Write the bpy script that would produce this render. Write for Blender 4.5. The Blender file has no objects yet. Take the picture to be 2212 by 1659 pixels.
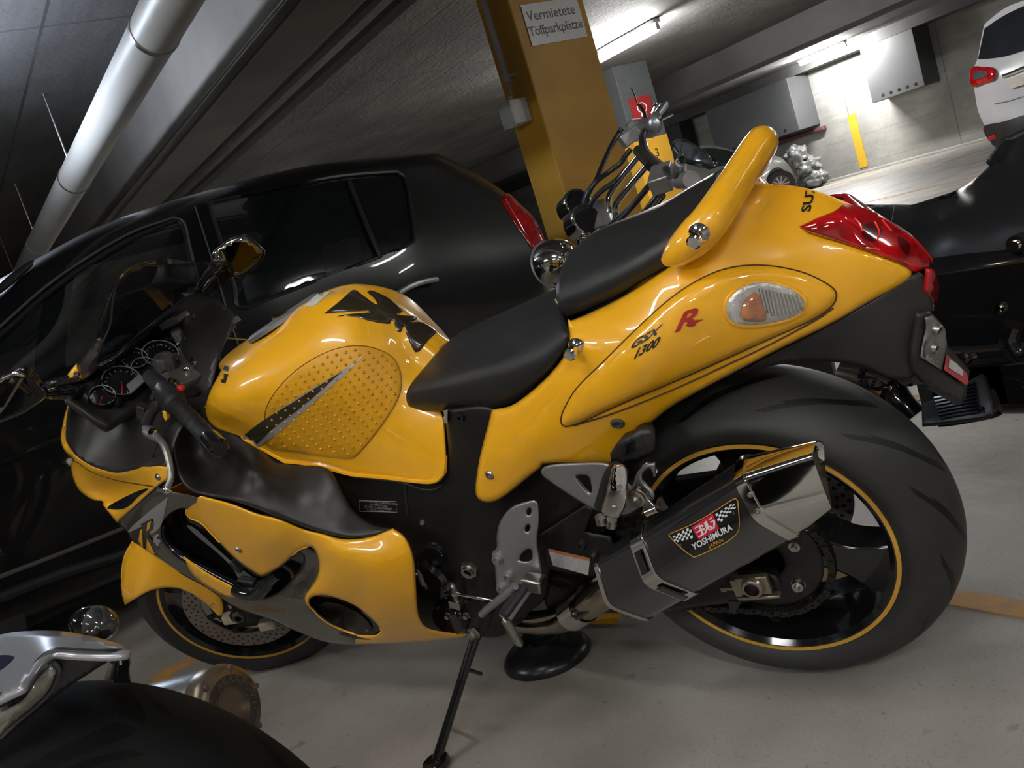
import bpy, bmesh, math, random
import numpy as np
from mathutils import Vector, Matrix, geometry
from mathutils.bvhtree import BVHTree
random.seed(7)
SC = bpy.context.scene
COL = SC.collection
PI = math.pi

# ------------------------------------------------------------------ camera
CAM = np.array([0.0, 0.0, 0.9405])
F = 1963.0
CR = np.array([0.793203, -0.530875, -0.298331])
CU = np.array([0.331273, -0.034897, 0.942889])
CF = np.array([0.510967, 0.846732, -0.148184])
cam = bpy.data.cameras.new('camera')
cam.sensor_width = 36.0
cam.lens = 36.0 * F / 2212.0
cam.clip_start = 0.02
cam.clip_end = 200
camo = bpy.data.objects.new('camera', cam)
COL.objects.link(camo)
camo.matrix_world = Matrix(((CR[0], CU[0], -CF[0], CAM[0]), (CR[1], CU[1], -CF[1], CAM[1]),
                            (CR[2], CU[2], -CF[2], CAM[2]), (0, 0, 0, 1)))
SC.camera = camo
SC.view_settings.view_transform = 'Standard'
SC.view_settings.look = 'None'
SC.view_settings.gamma = 1.0
SC.view_settings.use_curve_mapping = False
SC.view_settings.exposure = 1.85
w = bpy.data.worlds.new('world')
SC.world = w
w.use_nodes = True
w.node_tree.nodes['Background'].inputs[0].default_value = (0.75, 0.82, 1.0, 1)
w.node_tree.nodes['Background'].inputs[1].default_value = 0.02

# ------------------------------------------------------------------ materials
def mat(name, color, rough=0.5, metal=0.0, coat=0.0, coat_rough=0.03, noise=0.0, nscale=20.0, bump=0.0, bscale=60.0,
        emit=None, estr=0.0, trans=0.0, ior=1.45, alpha=1.0, col2=None, spec=0.5, rvar=0.0):
    m = bpy.data.materials.new(name)
    m.use_nodes = True
    nt = m.node_tree
    b = nt.nodes['Principled BSDF']
    b.inputs['Base Color'].default_value = (*color, 1)
    b.inputs['Roughness'].default_value = rough
    b.inputs['Metallic'].default_value = metal
    b.inputs['Coat Weight'].default_value = coat
    b.inputs['Coat Roughness'].default_value = coat_rough
    b.inputs['Transmission Weight'].default_value = trans
    b.inputs['IOR'].default_value = ior
    b.inputs['Alpha'].default_value = alpha
    b.inputs['Specular IOR Level'].default_value = spec
    if emit:
        b.inputs['Emission Color'].default_value = (*emit, 1)
        b.inputs['Emission Strength'].default_value = estr
    tc = nt.nodes.new('ShaderNodeTexCoord')
    n = nt.nodes.new('ShaderNodeTexNoise')
    n.inputs['Scale'].default_value = nscale
    n.inputs['Detail'].default_value = 6
    nt.links.new(tc.outputs['Object'], n.inputs['Vector'])
    if noise > 0 or col2:
        mx = nt.nodes.new('ShaderNodeMix')
        mx.data_type = 'RGBA'
        c2 = col2 if col2 else tuple(c * (1 - noise) for c in color)
        mx.inputs['A'].default_value = (*color, 1)
        mx.inputs['B'].default_value = (*c2, 1)
        rp = nt.nodes.new('ShaderNodeMapRange')
        rp.inputs['From Min'].default_value = 0.38
        rp.inputs['From Max'].default_value = 0.62
        nt.links.new(n.outputs['Fac'], rp.inputs['Value'])
        nt.links.new(rp.outputs['Result'], mx.inputs['Factor'])
        nt.links.new(mx.outputs['Result'], b.inputs['Base Color'])
    if rvar > 0:
        rr = nt.nodes.new('ShaderNodeMapRange')
        rr.inputs['To Min'].default_value = max(0, rough - rvar)
        rr.inputs['To Max'].default_value = rough + rvar
        nt.links.new(n.outputs['Fac'], rr.inputs['Value'])
        nt.links.new(rr.outputs['Result'], b.inputs['Roughness'])
    if bump > 0:
        n2 = nt.nodes.new('ShaderNodeTexNoise')
        n2.inputs['Scale'].default_value = bscale
        n2.inputs['Detail'].default_value = 5
        nt.links.new(tc.outputs['Object'], n2.inputs['Vector'])
        bp_ = nt.nodes.new('ShaderNodeBump')
        bp_.inputs['Strength'].default_value = bump
        bp_.inputs['Distance'].default_value = 0.01
        nt.links.new(n2.outputs['Fac'], bp_.inputs['Height'])
        nt.links.new(bp_.outputs['Normal'], b.inputs['Normal'])
    return m

YEL = mat('yellow_paint', (0.95, 0.47, 0.010), 0.35, coat=1.0, noise=0.03, nscale=3, spec=0.5)
BLKM = mat('matte_black_plastic', (0.022, 0.021, 0.020), 0.42, noise=0.1, bump=0.02, bscale=300)
BLKG = mat('gloss_black', (0.008, 0.008, 0.009), 0.12, coat=0.6, noise=0.1)
BLKD = mat('dark_frame', (0.012, 0.011, 0.010), 0.40, noise=0.2, bump=0.02)
SEAT = mat('seat_vinyl', (0.020, 0.020, 0.020), 0.38, noise=0.05, bump=0.12, bscale=500)
RUB = mat('rubber', (0.014, 0.014, 0.014), 0.55, noise=0.15, bump=0.04, bscale=120)
CHR = mat('chrome', (0.75, 0.74, 0.72), 0.06, 1.0, noise=0.03)
STL = mat('steel', (0.45, 0.43, 0.40), 0.28, 1.0, noise=0.15, nscale=40)
ALU = mat('cast_aluminium', (0.36, 0.36, 0.36), 0.38, 0.75, noise=0.06, bump=0.03, bscale=200)
GRYM = mat('satin_grey', (0.09, 0.085, 0.08), 0.35, 0.2, noise=0.05)
DISC = mat('disc_steel', (0.30, 0.27, 0.24), 0.35, 0.8, noise=0.2, nscale=30)
GOLD = mat('rim_stripe', (0.62, 0.33, 0.04), 0.35, noise=0.04)
SMOKE = mat('smoked_screen', (0.05, 0.045, 0.05), 0.03, trans=1.0, ior=1.1, alpha=0.55)
REDL = mat('red_lens', (0.55, 0.004, 0.008), 0.08, coat=1.0, noise=0.6, nscale=25, rvar=0.05)
SILV = mat('silver_graphic', (0.42, 0.40, 0.41), 0.3, 0.3, noise=0.05)
DKGR = mat('dark_graphic', (0.035, 0.028, 0.012), 0.2, coat=0.5, noise=0.1)
WHT = mat('white_print', (0.75, 0.75, 0.74), 0.4, noise=0.03)
BLK = mat('black_print', (0.01, 0.01, 0.01), 0.4, noise=0.1)
REDP = mat('red_print', (0.60, 0.02, 0.02), 0.35, noise=0.04)
ORG = mat('orange_print', (0.75, 0.22, 0.02), 0.4, noise=0.04)
CHAIN = mat('chain_steel', (0.045, 0.040, 0.034), 0.4, 0.7, noise=0.4, nscale=80)
GRYP = mat('grey_plastic', (0.20, 0.20, 0.20), 0.35, noise=0.05)

# ------------------------------------------------------------------ mapping pixels <-> world
def ray(px, py):
    return CF * F + CR * (px - 1106) - CU * (py - 829.5)
def on_plane(px, py, p0, n):
    d = ray(px, py)
    t = ((np.array(p0) - CAM) @ np.array(n)) / (d @ np.array(n))
    return CAM + t * d
def wX(px, py, X): return on_plane(px, py, (X, 0, 0), (1, 0, 0))
def wY(px, py, Y): return on_plane(px, py, (0, Y, 0), (0, 1, 0))
def wZ(px, py, Z=0.0): return on_plane(px, py, (0, 0, Z), (0, 0, 1))

# ------------------------------------------------------------------ objects
def new_obj(name, me, parent=None, m=None, smooth=True, label=None, cat=None, kind=None, group=None, auto=None):
    o = bpy.data.objects.new(name, me)
    COL.objects.link(o)
    if m is not None:
        me.materials.clear()
        for k in (m if isinstance(m, (list, tuple)) else [m]):
            me.materials.append(k)
    if smooth:
        for p in me.polygons: p.use_smooth = True
        if auto is not None:
            try: me.set_sharp_from_angle(angle=math.radians(auto))
            except Exception: pass
    if parent is not None: o.parent = parent
    if label: o['label'] = label
    if cat: o['category'] = cat
    if kind: o['kind'] = kind
    if group: o['group'] = group
    return o
def empty(name, mtx=None, label=None, cat=None, group=None):
    o = bpy.data.objects.new(name, None)
    COL.objects.link(o)
    o.empty_display_size = 0.1
    if mtx is not None: o.matrix_world = mtx
    if label: o['label'] = label
    if cat: o['category'] = cat
    if group: o['group'] = group
    return o
def fromgeo(name, verts, faces):
    me = bpy.data.meshes.new(name)
    me.from_pydata([tuple(map(float, v)) for v in verts], [], [tuple(f) for f in faces])
    me.update()
    return me

class MB:
    """collects simple shapes into one mesh"""
    def __init__(s): s.v = []; s.f = []
    def add(s, v, f):
        k = len(s.v)
        s.v += [tuple(map(float, p)) for p in v]
        s.f += [tuple(i + k for i in q) for q in f]
        return s
    def box(s, c, sz, R=None):
        x, y, z = [a / 2 for a in sz]
        P = np.array([(-x, -y, -z), (x, -y, -z), (x, y, -z), (-x, y, -z), (-x, -y, z), (x, -y, z), (x, y, z), (-x, y, z)])
        if R is not None: P = P @ np.array(R).T
        return s.add(P + np.array(c), [(0, 3, 2, 1), (4, 5, 6, 7), (0, 1, 5, 4), (1, 2, 6, 5), (2, 3, 7, 6), (3, 0, 4, 7)])
    def tube(s, pts, r, n=12, caps=True, closed=False):
        pts = [np.array(p, float) for p in pts]
        m = len(pts)
        rs = r if hasattr(r, '__len__') else [r] * m
        T = []
        for i in range(m):
            a = pts[(i - 1) % m] if (closed or i > 0) else pts[i]
            b = pts[(i + 1) % m] if (closed or i < m - 1) else pts[i]
            t = b - a
            T.append(t / (np.linalg.norm(t) + 1e-12))
        up = np.array([0, 0, 1.0]) if abs(T[0][2]) < 0.9 else np.array([1.0, 0, 0])
        u = np.cross(T[0], up); u /= np.linalg.norm(u)
        V = []
        for i in range(m):
            u = u - T[i] * (u @ T[i]); u /= (np.linalg.norm(u) + 1e-12)
            w_ = np.cross(T[i], u)
            for k in range(n):
                a = 2 * PI * k / n
                V.append(pts[i] + rs[i] * (math.cos(a) * u + math.sin(a) * w_))
        Fc = []
        for i in range(m if closed else m - 1):
            j = (i + 1) % m
            for k in range(n):
                l = (k + 1) % n
                Fc.append((i * n + k, i * n + l, j * n + l, j * n + k))
        if caps and not closed:
            Fc.append(tuple(reversed(range(n))))
            Fc.append(tuple(range((m - 1) * n, m * n)))
        return s.add(V, Fc)
    def cyl(s, a, b, r, r2=None, n=20):
        return s.tube([a, b], [r, r if r2 is None else r2], n)
    def lathe(s, prof, c=(0, 0, 0), axis=(0, 0, 1), n=32, sx=1.0, closed_prof=False, arc=None):
        """prof: (radius, height) along axis"""
        ax = np.array(axis, float); ax /= np.linalg.norm(ax)
        up = np.array([1.0, 0, 0]) if abs(ax[0]) < 0.9 else np.array([0, 1.0, 0])
        u = np.cross(ax, np.cross(up, ax)); u /= np.linalg.norm(u)
        w_ = np.cross(ax, u)
        V = []
        for k in range(n):
            a = 2 * PI * k / n
            d = math.cos(a) * u * sx + math.sin(a) * w_
            for (r_, h_) in prof: V.append(np.array(c) + d * r_ + ax * h_)
        m = len(prof); Fc = []
        for k in range(n):
            l = (k + 1) % n
            for i in range(m if closed_prof else m - 1):
                j = (i + 1) % m
                Fc.append((k * m + i, l * m + i, l * m + j, k * m + j))
        return s.add(V, Fc)
    def prism(s, poly, a, b):
        """poly list of 3d points, extruded by vector b-a"""
        P = [np.array(p, float) for p in poly]; d = np.array(b, float) - np.array(a, float)
        n = len(P)
        return s.add(P + [p + d for p in P], [tuple(range(n))[::-1], tuple(range(n, 2 * n))] + [(i, (i + 1) % n, n + (i + 1) % n, n + i) for i in range(n)])
    def sphere(s, c, r, n=16, sc=(1, 1, 1)):
        prof = [(math.sin(PI * i / n) * 1.0, -math.cos(PI * i / n)) for i in range(n + 1)]
        k = len(s.v)
        s.lathe(prof, n=n * 2)
        for i in range(k, len(s.v)):
            x, y, z = s.v[i]
            s.v[i] = (c[0] + x * r * sc[0], c[1] + y * r * sc[1], c[2] + z * r * sc[2])
        return s
    def obj(s, name, m, parent=None, bevel=0.0, smooth=True, auto=35, merge=True, subsurf=0, seg=2, **kw):
        me = fromgeo(name, s.v, s.f)
        bm = bmesh.new(); bm.from_mesh(me)
        if merge: bmesh.ops.remove_doubles(bm, verts=bm.verts, dist=1e-6)
        bmesh.ops.recalc_face_normals(bm, faces=bm.faces)
        bm.to_mesh(me); bm.free()
        o = new_obj(name, me, parent, m, smooth, auto=auto, **kw)
        if bevel > 0:
            b = o.modifiers.new('bevel', 'BEVEL'); b.width = bevel; b.segments = seg; b.limit_method = 'ANGLE'; b.angle_limit = math.radians(40)
        if subsurf:
            b = o.modifiers.new('sub', 'SUBSURF'); b.levels = subsurf; b.render_levels = subsurf
        return o

# ---- splines
def crom(P, n=8, closed=False):
    P = np.array(P, float); m = len(P); out = []
    segs = m if closed else m - 1
    for i in range(segs):
        p1 = P[i]; p2 = P[(i + 1) % m]
        p0 = P[i - 1] if (closed or i > 0) else 2 * p1 - p2
        p3 = P[(i + 2) % m] if (closed or i + 2 < m) else 2 * p2 - p1
        for k in range(n):
            t = k / n
            out.append(0.5 * ((2 * p1) + (-p0 + p2) * t + (2 * p0 - 5 * p1 + 4 * p2 - p3) * t * t + (-p0 + 3 * p1 - 3 * p2 + p3) * t ** 3))
    if not closed: out.append(P[-1])
    return np.array(out)
def outline(pts, step=8.0):
    """closed outline; points (x,y) are smoothed, points (x,y,'c') stay sharp corners"""
    n = len(pts)
    cor = [i for i in range(n) if len(pts[i]) > 2 and pts[i][2] == 'c']
    P = np.array([[p[0], p[1]] for p in pts], float)
    if not cor:
        Q = crom(P, 8, True)
    else:
        Q = []
        for a in range(len(cor)):
            i0 = cor[a]; i1 = cor[(a + 1) % len(cor)]
            idx = [i0]; j = i0
            while True:
                j = (j + 1) % n; idx.append(j)
                if j == i1: break
            seg = crom(P[idx], 8)
            Q += list(seg[:-1])
        Q = np.array(Q)
    # resample
    out = [Q[0]]; acc = 0
    L = np.vstack([Q, Q[:1]])
    res = []
    d = np.linalg.norm(np.diff(L, axis=0), axis=1); cum = np.concatenate([[0], np.cumsum(d)])
    keep = [P[i] for i in cor]
    N = max(12, int(cum[-1] / step))
    s = np.linspace(0, cum[-1], N, endpoint=False)
    X = np.interp(s, cum, L[:, 0]); Y = np.interp(s, cum, L[:, 1])
    R = np.stack([X, Y], 1)
    for kx in keep:
        j = np.argmin(np.linalg.norm(R - kx, axis=1)); R[j] = kx
    return R

class Field:
    """thin plate interpolation of depth value over pixel space"""
    def __init__(s, pts, lam=0.0):
        P = np.array(pts, float); s.X = P[:, :2] / 100.0; n = len(P)
        K = s.k(s.X, s.X) + lam * np.eye(n)
        A = np.zeros((n + 3, n + 3)); A[:n, :n] = K; A[:n, n] = 1; A[:n, n + 1:] = s.X; A[n, :n] = 1; A[n + 1:, :n] = s.X.T
        s.w = np.linalg.solve(A + 1e-10 * np.eye(n + 3), np.concatenate([P[:, 2], [0, 0, 0]]))
    def k(s, a, b):
        d2 = ((a[:, None, :] - b[None, :, :]) ** 2).sum(-1)
        return 0.5 * d2 * np.log(d2 + 1e-12)
    def __call__(s, Q):
        Q = np.atleast_2d(np.array(Q, float)) / 100.0
        n = len(s.X)
        return s.k(Q, s.X) @ s.w[:n] + s.w[n] + Q @ s.w[n + 1:]

def fill2d(R, holes=(), step=10.0, rings=()):
    """triangulate polygon R (px) with interior grid"""
    pts = [Vector((float(a), float(b))) for a, b in R]
    edges = [(i, (i + 1) % len(R)) for i in range(len(R))]
    allb = [R]
    for H in holes:
        k = len(pts)
        pts += [Vector((float(a), float(b))) for a, b in H]
        edges += [(k + i, k + (i + 1) % len(H)) for i in range(len(H))]
        allb.append(H)
    B = np.vstack(allb)
    x0, y0 = R.min(0); x1, y1 = R.max(0)
    row = 0; y = y0 + step * 0.5; BR = []
    def inside(pt, poly):
        x, yy = pt; px = poly[:, 0]; py = poly[:, 1]; qx = np.roll(px, -1); qy = np.roll(py, -1)
        c = ((py > yy) != (qy > yy)) & (x < (qx - px) * (yy - py) / (qy - py + 1e-12) + px)
        return c.sum() % 2 == 1
    for off in rings:
        for loop in allb:
            t = np.roll(loop, -1, 0) - np.roll(loop, 1, 0); t /= (np.linalg.norm(t, axis=1)[:, None] + 1e-9)
            nn = np.stack([-t[:, 1], t[:, 0]], 1)
            for sg in (1, -1):
                for q in loop + nn * off * sg:
                    if inside(q, R) and not any(inside(q, H) for H in holes) and np.min(np.linalg.norm(B - q, axis=1)) > off * 0.93:
                        pts.append(Vector((float(q[0]), float(q[1])))); BR.append(q)
    BB = np.vstack([B] + ([np.array(BR)] if BR else []))
    while y < y1:
        x = x0 + (step * 0.5 if row % 2 else 0)
        while x < x1:
            p = np.array([x, y])
            if inside(p, R) and not any(inside(p, H) for H in holes) and np.min(np.linalg.norm(BB - p, axis=1)) > step * 0.6:
                pts.append(Vector((float(x), float(y))))
            x += step
        y += step * 0.87; row += 1
    r = geometry.delaunay_2d_cdt(pts, edges, [], 0 if False else 1, 1e-5)
    V = np.array([(v.x, v.y) for v in r[0]]); Fs = [tuple(f) for f in r[2]]
    if True:
        keep = []
        for f in Fs:
            c = V[list(f)].mean(0)
            if inside(c, R) and not any(inside(c, H) for H in holes): keep.append(f)
        Fs = keep
    return V, Fs
# ------------------------------------------------------------------ ceiling lamps (the light of the place)
ZC = 2.85
def emis(name, col, s):
    m = mat(name, col, .5, emit=col, estr=s, noise=.01); return m
TUBE = emis('lit_tube', (1.0, .99, .965), 26.0)
HOUS = mat('lamp_housing', (.55, .55, .55), .4, noise=.05)
def lamp(x, y, z=ZC - .06, L=1.25, along='y', label='', power=1.0, group=None, col=(1.0, .99, .965)):
    e = bpy.data.objects.new('fluorescent_lamp', None); COL.objects.link(e); e.location = (x, y, z)
    if along == 'x': e.rotation_euler = (0, 0, PI / 2)
    e['label'] = label; e['category'] = 'lamp'
    MB().box((0, 0, .03), (.11, L, .05)).box((0, L / 2 - .03, -.03), (.05, .05, .09)).box((0, -L / 2 + .03, -.03), (.05, .05, .09)).obj('lamp_housing', HOUS, e, bevel=.006)
    m = TUBE if power == 1.0 else emis('lit_tube', col, 26.0 * power)
    MB().tube([(0, -L / 2 + .04, -.055), (0, L / 2 - .04, -.055)], .036, 16).obj('lamp_tube', m, e)
    return e
LAMPS = [
    (7.95, 8.35, 'y', 5.5, 'glaring fluorescent ceiling lamp to the right of the yellow pillar with the sign'),
    (17.75, 12.85, 'y', 7.0, 'glaring fluorescent ceiling lamp high by the far concrete wall between two vent boxes'),
]
for x, y, al, pw, lb in LAMPS: lamp(x, y, along=al, power=pw, label=lb)
# unseen lamps; the final ones are added to brighten the motorcycle's near side
for i, (x, y, al, pw) in enumerate([(.15, 5.5, 'y', 1.7), (-.75, 1.1, 'y', .6), (2.9, -2.2, 'y', 1.1), (-3.2, 3.4, 'y', .8), (5.8, 2.2, 'y', .6), (9.5, .5, 'y', .8), (2.2, 9.6, 'y', .8), (6.5, 16.0, 'y', 1.0), (13.5, 19.0, 'y', 1.0), (11.0, 4.0, 'y', .5), (-1.2, -1.9, 'y', 1.6), (-3.6, -.2, 'y', 1.4), (.4, -4.6, 'y', 1.6), (-5.2, -4.6, 'y', 1.2)]):
    lamp(x, y, z=ZC - (.34 if i == 0 else .06), along=al, power=pw, col=((.72, .82, 1.0) if i == 0 else (1.0, .99, .965)), label=['fluorescent ceiling lamp over the black car roof', 'fluorescent ceiling lamp over the nose of the yellow motorcycle', 'fluorescent ceiling lamp behind the viewer to the right', 'fluorescent ceiling lamp far to the left over the driveway',
        'fluorescent ceiling lamp above the black cruiser', 'fluorescent ceiling lamp over the lane right of the white car', 'fluorescent ceiling lamp in the bay behind the black car', 'fluorescent ceiling lamp deep in the hall behind the pillars', 'fluorescent ceiling lamp at the far end of the long wall', 'fluorescent ceiling lamp over the lane in front of the white car', 'added unseen fluorescent fill lamp above and behind the viewer', 'added unseen fluorescent fill lamp left of the viewer over the lower left bay', 'added unseen fluorescent fill lamp farther behind the viewer', 'added unseen fluorescent fill lamp in the far back left of the hall'][i])
# ------------------------------------------------------------------ sport motorcycle frames
BM = np.array([[0.420896, 0.883955, -0.203642], [-0.906973, 0.413981, -0.077591], [0.015717, 0.217356, 0.975966]])
BT = np.array([1.206246, 1.185361, 0.009311])
STEER = 0.503658
def rotm(ax, a):
    ax = np.array(ax, float); ax /= np.linalg.norm(ax)
    K = np.array([[0, -ax[2], ax[1]], [ax[2], 0, -ax[0]], [-ax[1], ax[0], 0]])
    return np.eye(3) + math.sin(a) * K + (1 - math.cos(a)) * K @ K
RAKE = math.radians(23.4)
SAX = np.array([math.sin(RAKE), 0, math.cos(RAKE)])
SA0 = np.array([-1.573, 0, 0])
SQ = rotm(SAX, STEER)
def s2b(p): return SA0 + SQ @ (np.array(p, float) - SA0)
class Frame:
    def __init__(s, M, T): s.M = M; s.T = T; s.Mi = np.linalg.inv(M)
    def bp(s, px, py, near):
        """pixel -> local point on the plane y = -near"""
        d = s.Mi @ ray(px, py); C = s.Mi @ (CAM - s.T)
        t = (-near - C[1]) / d[1]
        return C + t * d
    def rayl(s, px, py): return s.Mi @ (CAM - s.T), s.Mi @ ray(px, py)
    def w(s, p): return s.M @ np.array(p, float) + s.T
    def px(s, p):
        d = s.w(p) - CAM; z = d @ CF
        return (1106 + F * (d @ CR) / z, 829.5 - F * (d @ CU) / z)
    def mtx(s):
        M = s.M; T = s.T
        return Matrix(((M[0][0], M[0][1], M[0][2], T[0]), (M[1][0], M[1][1], M[1][2], T[1]), (M[2][0], M[2][1], M[2][2], T[2]), (0, 0, 0, 1)))
BK = Frame(BM, BT)
STF = Frame(BM @ SQ, BM @ (SA0 - SQ @ SA0) + BT)
bike = empty('sport_motorcycle', BK.mtx(), 'yellow sport motorcycle with black seats and carbon silencer leaning on its side stand', 'motorcycle')
TG = {}
CUR = {'f': BK}
def b(px, py, s): return CUR['f'].bp(px, py, s)
def st(px, py, s): return s2b(STF.bp(px, py, s))

def finish(name, V, Fs, m, parent, thick, key=None, towards=None, auto=60, bevel=0, **kw):
    V = np.array(V)
    me = fromgeo(name, V, Fs)
    bm = bmesh.new(); bm.from_mesh(me)
    bmesh.ops.remove_doubles(bm, verts=bm.verts, dist=2e-4)
    bmesh.ops.recalc_face_normals(bm, faces=bm.faces)
    C = CUR['f'].Mi @ (CAM - CUR['f'].T) if towards is None else np.array(towards)
    sm = 0
    for f in bm.faces:
        c = np.array(f.calc_center_median()); sm += np.sign((C - c) @ np.array(f.normal)) * f.calc_area()
    if sm < 0: bmesh.ops.reverse_faces(bm, faces=bm.faces)
    bm.to_mesh(me); bm.free()
    if key:
        TG[key] = BVHTree.FromPolygons([v.co.copy() for v in me.vertices], [tuple(p.vertices) for p in me.polygons])
    o = new_obj(name, me, parent, m, auto=auto, **kw)
    if thick:
        s_ = o.modifiers.new('solid', 'SOLIDIFY'); s_.thickness = thick; s_.offset = -1
    return o

class Off:
    def __init__(s, f, d): s.f = f; s.d = d
    def __call__(s, Q): return s.f(Q) + s.d
def bdist(P, loops):
    best = np.full(len(P), 1e9)
    for L in loops:
        A = L; B_ = np.roll(L, -1, 0); D = B_ - A; l2 = (D ** 2).sum(1) + 1e-9
        t = np.clip(((P[:, None, :] - A[None]) * D[None]).sum(-1) / l2, 0, 1)
        q = A[None] + t[..., None] * D[None]
        best = np.minimum(best, np.linalg.norm(P[:, None, :] - q, axis=-1).min(1))
    return best
def panel(name, outl, ctrl, m, parent, thick=0.004, holes=(), step=9.0, roll=None, key=None, mirror=None, frame=None, lam=0.0, **kw):
    """outl: px outline [(x,y[,'c'])], ctrl: [(px,py,near)] depth control; roll=(px,depth)
    mirror: None | 'weld' (join at near=0) | 'both' (second skin on the far side)"""
    frame = frame or CUR['f']
    R = outline(outl, step)
    H = [outline(h, step) for h in holes]
    fld = ctrl if isinstance(ctrl, (Field, Off)) else Field(ctrl, lam)
    V2, Fs = fill2d(R, H, step, rings=(roll[0] * .3, roll[0] * .65, roll[0] * 1.05) if roll else ())
    S = fld(V2)
    if roll:
        d = bdist(V2, [R] + H)
        k = np.clip(1 - d / roll[0], 0, 1)
        S = S - roll[1] * k ** 2
    V = []
    for (x, y), s_ in zip(V2, S):
        p = frame.bp(x, y, s_)
        if mirror == 'weld' and p[1] > -0.007: p[1] = 0.0
        V.append(p)
    V = np.array(V)
    if frame is STF and mirror is None: pass
    Fs2 = list(Fs)
    if mirror in ('weld', 'both'):
        W = V.copy(); W[:, 1] *= -1; n = len(V)
        V = np.vstack([V, W]); Fs2 += [tuple(i + n for i in f)[::-1] for f in Fs]
    if frame is STF: V = np.array([s2b(p) for p in V])
    return finish(name, V, Fs2, m, parent, thick, key, **kw)

def net(name, cols, m, parent, thick=0.004, key=None, nu=7, nv=6, cap=None, bottom=None, **kw):
    """cols: front->rear list of columns; each column: list of (px,py,near) or ('b',x,near,z), centre first. Mirrored about the centre plane."""
    G = []
    for c in cols:
        col = []
        for e in c:
            col.append(np.array([e[1], -e[2], e[3]]) if e[0] == 'b' else b(*e))
        col = np.array(col)
        full = np.vstack([col[:0:-1] * np.array([1, -1, 1]), col])
        G.append(crom(full, nv))
    G = np.array(G)  # (ncol, nrow, 3)
    H = np.array([crom(G[:, j], nu) for j in range(G.shape[1])])  # (nrow, ncol', 3)
    a, c_, _ = H.shape
    V = H.reshape(-1, 3)
    Fs = [(i * c_ + j, (i + 1) * c_ + j, (i + 1) * c_ + j + 1, i * c_ + j + 1) for i in range(a - 1) for j in range(c_ - 1)]
    return finish(name, V, Fs, m, parent, thick, key, **kw)

def hitp(px, py, keys, default=0.15):
    o, d = CUR['f'].rayl(px, py)
    dn = d / np.linalg.norm(d)
    best = None
    for k in keys:
        loc, nor, idx, dist = TG[k].ray_cast(Vector(o), Vector(dn))
        if loc is not None and (best is None or dist < best[0]): best = (dist, np.array(loc), np.array(nor))
    if best is None:
        p = b(px, py, default); return p, np.array([0, -1.0, 0]), False
    n = best[2]
    if n @ dn > 0: n = -n
    return best[1], n, True

def decal_geo(V2, Fs, keys, off=0.0012, offs=None):
    V = []; ok = []
    for i, (x, y) in enumerate(V2):
        p, n, h = hitp(x, y, keys)
        V.append(p + n * (off if offs is None else offs[i])); ok.append(h)
    Fs = [f for f in Fs if all(ok[i] for i in f)]
    return V, Fs
def decal(name, outl, keys, m, parent, off=0.0012, holes=(), step=6.0, bulge=None, thick=0.0, key=None, raw=False, **kw):
    R = np.array([[p[0], p[1]] for p in outl], float) if raw else outline(outl, step)
    H = [outline(h, step) for h in holes]
    V2, Fs = fill2d(R, H, step, rings=(bulge[0] * .35, bulge[0] * .7) if bulge else ())
    offs = None
    if bulge:
        d = bdist(V2, [R])
        offs = off + bulge[1] * (1 - np.clip(1 - d / bulge[0], 0, 1) ** 2)
    V, Fs = decal_geo(V2, Fs, keys, off, offs)
    if not Fs: print('decal miss', name); return None
    return finish(name, V, Fs, m, parent, thick, key, **kw)
def decals(name, outls, keys, m, parent, off=0.0012, step=6.0, **kw):
    VV = []; FF = []
    for o_ in outls:
        R = outline(o_, step); V2, Fs = fill2d(R, [], step); V, Fs = decal_geo(V2, Fs, keys, off)
        k = len(VV); VV += list(V); FF += [tuple(i + k for i in f) for f in Fs]
    return finish(name, VV, FF, m, parent, 0.0, None, **kw)
def line_on(name, pts, keys, m, parent, r=0.0015, off=0.0, closed=False, n=6, smooth=6):
    P = crom([(p[0], p[1]) for p in pts], smooth, closed)
    Q = [];
    for x, y in P:
        p, nn, h = hitp(x, y, keys)
        if h: Q.append(p + nn * off)
    return MB().tube(Q, r, n, closed=closed).obj(name, m, parent)

def text_geo(s, spacing=1.0, font_scale=1.0, shear=0.0, bold=0.0):
    cu = bpy.data.curves.new('t', 'FONT'); cu.body = s; cu.size = 1.0; cu.align_x = 'CENTER'; cu.align_y = 'CENTER'
    cu.space_character = spacing; cu.shear = shear; cu.offset = bold; cu.resolution_u = 3
    o = bpy.data.objects.new('t', cu); COL.objects.link(o)
    dg = bpy.context.evaluated_depsgraph_get(); dg.update()
    me = bpy.data.meshes.new_from_object(o.evaluated_get(dg))
    bm = bmesh.new(); bm.from_mesh(me)
    bmesh.ops.triangulate(bm, faces=bm.faces)
    bmesh.ops.subdivide_edges(bm, edges=[e for e in bm.edges if e.calc_length() > 0.25], cuts=2)
    V = [tuple(v.co) for v in bm.verts]; Fs = [tuple(v.index for v in f.verts) for f in bm.faces]
    bm.free()
    bpy.data.objects.remove(o); bpy.data.curves.remove(cu); bpy.data.meshes.remove(me)
    return np.array(V), Fs
def text_on(name, s, c, ux, uy, keys, m, parent, off=0.0015, **kw):
    """c centre px, ux px vector of one text unit to the right, uy px vector of one unit up"""
    V, Fs = text_geo(s, **kw)
    V2 = [(c[0] + v[0] * ux[0] + v[1] * uy[0], c[1] + v[0] * ux[1] + v[1] * uy[1]) for v in V]
    P, Fs = decal_geo(V2, Fs, keys, off)
    if not Fs: print('text miss', s); return None
    me = fromgeo(name, P, Fs)
    return new_obj(name, me, parent, m, smooth=False)
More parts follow.
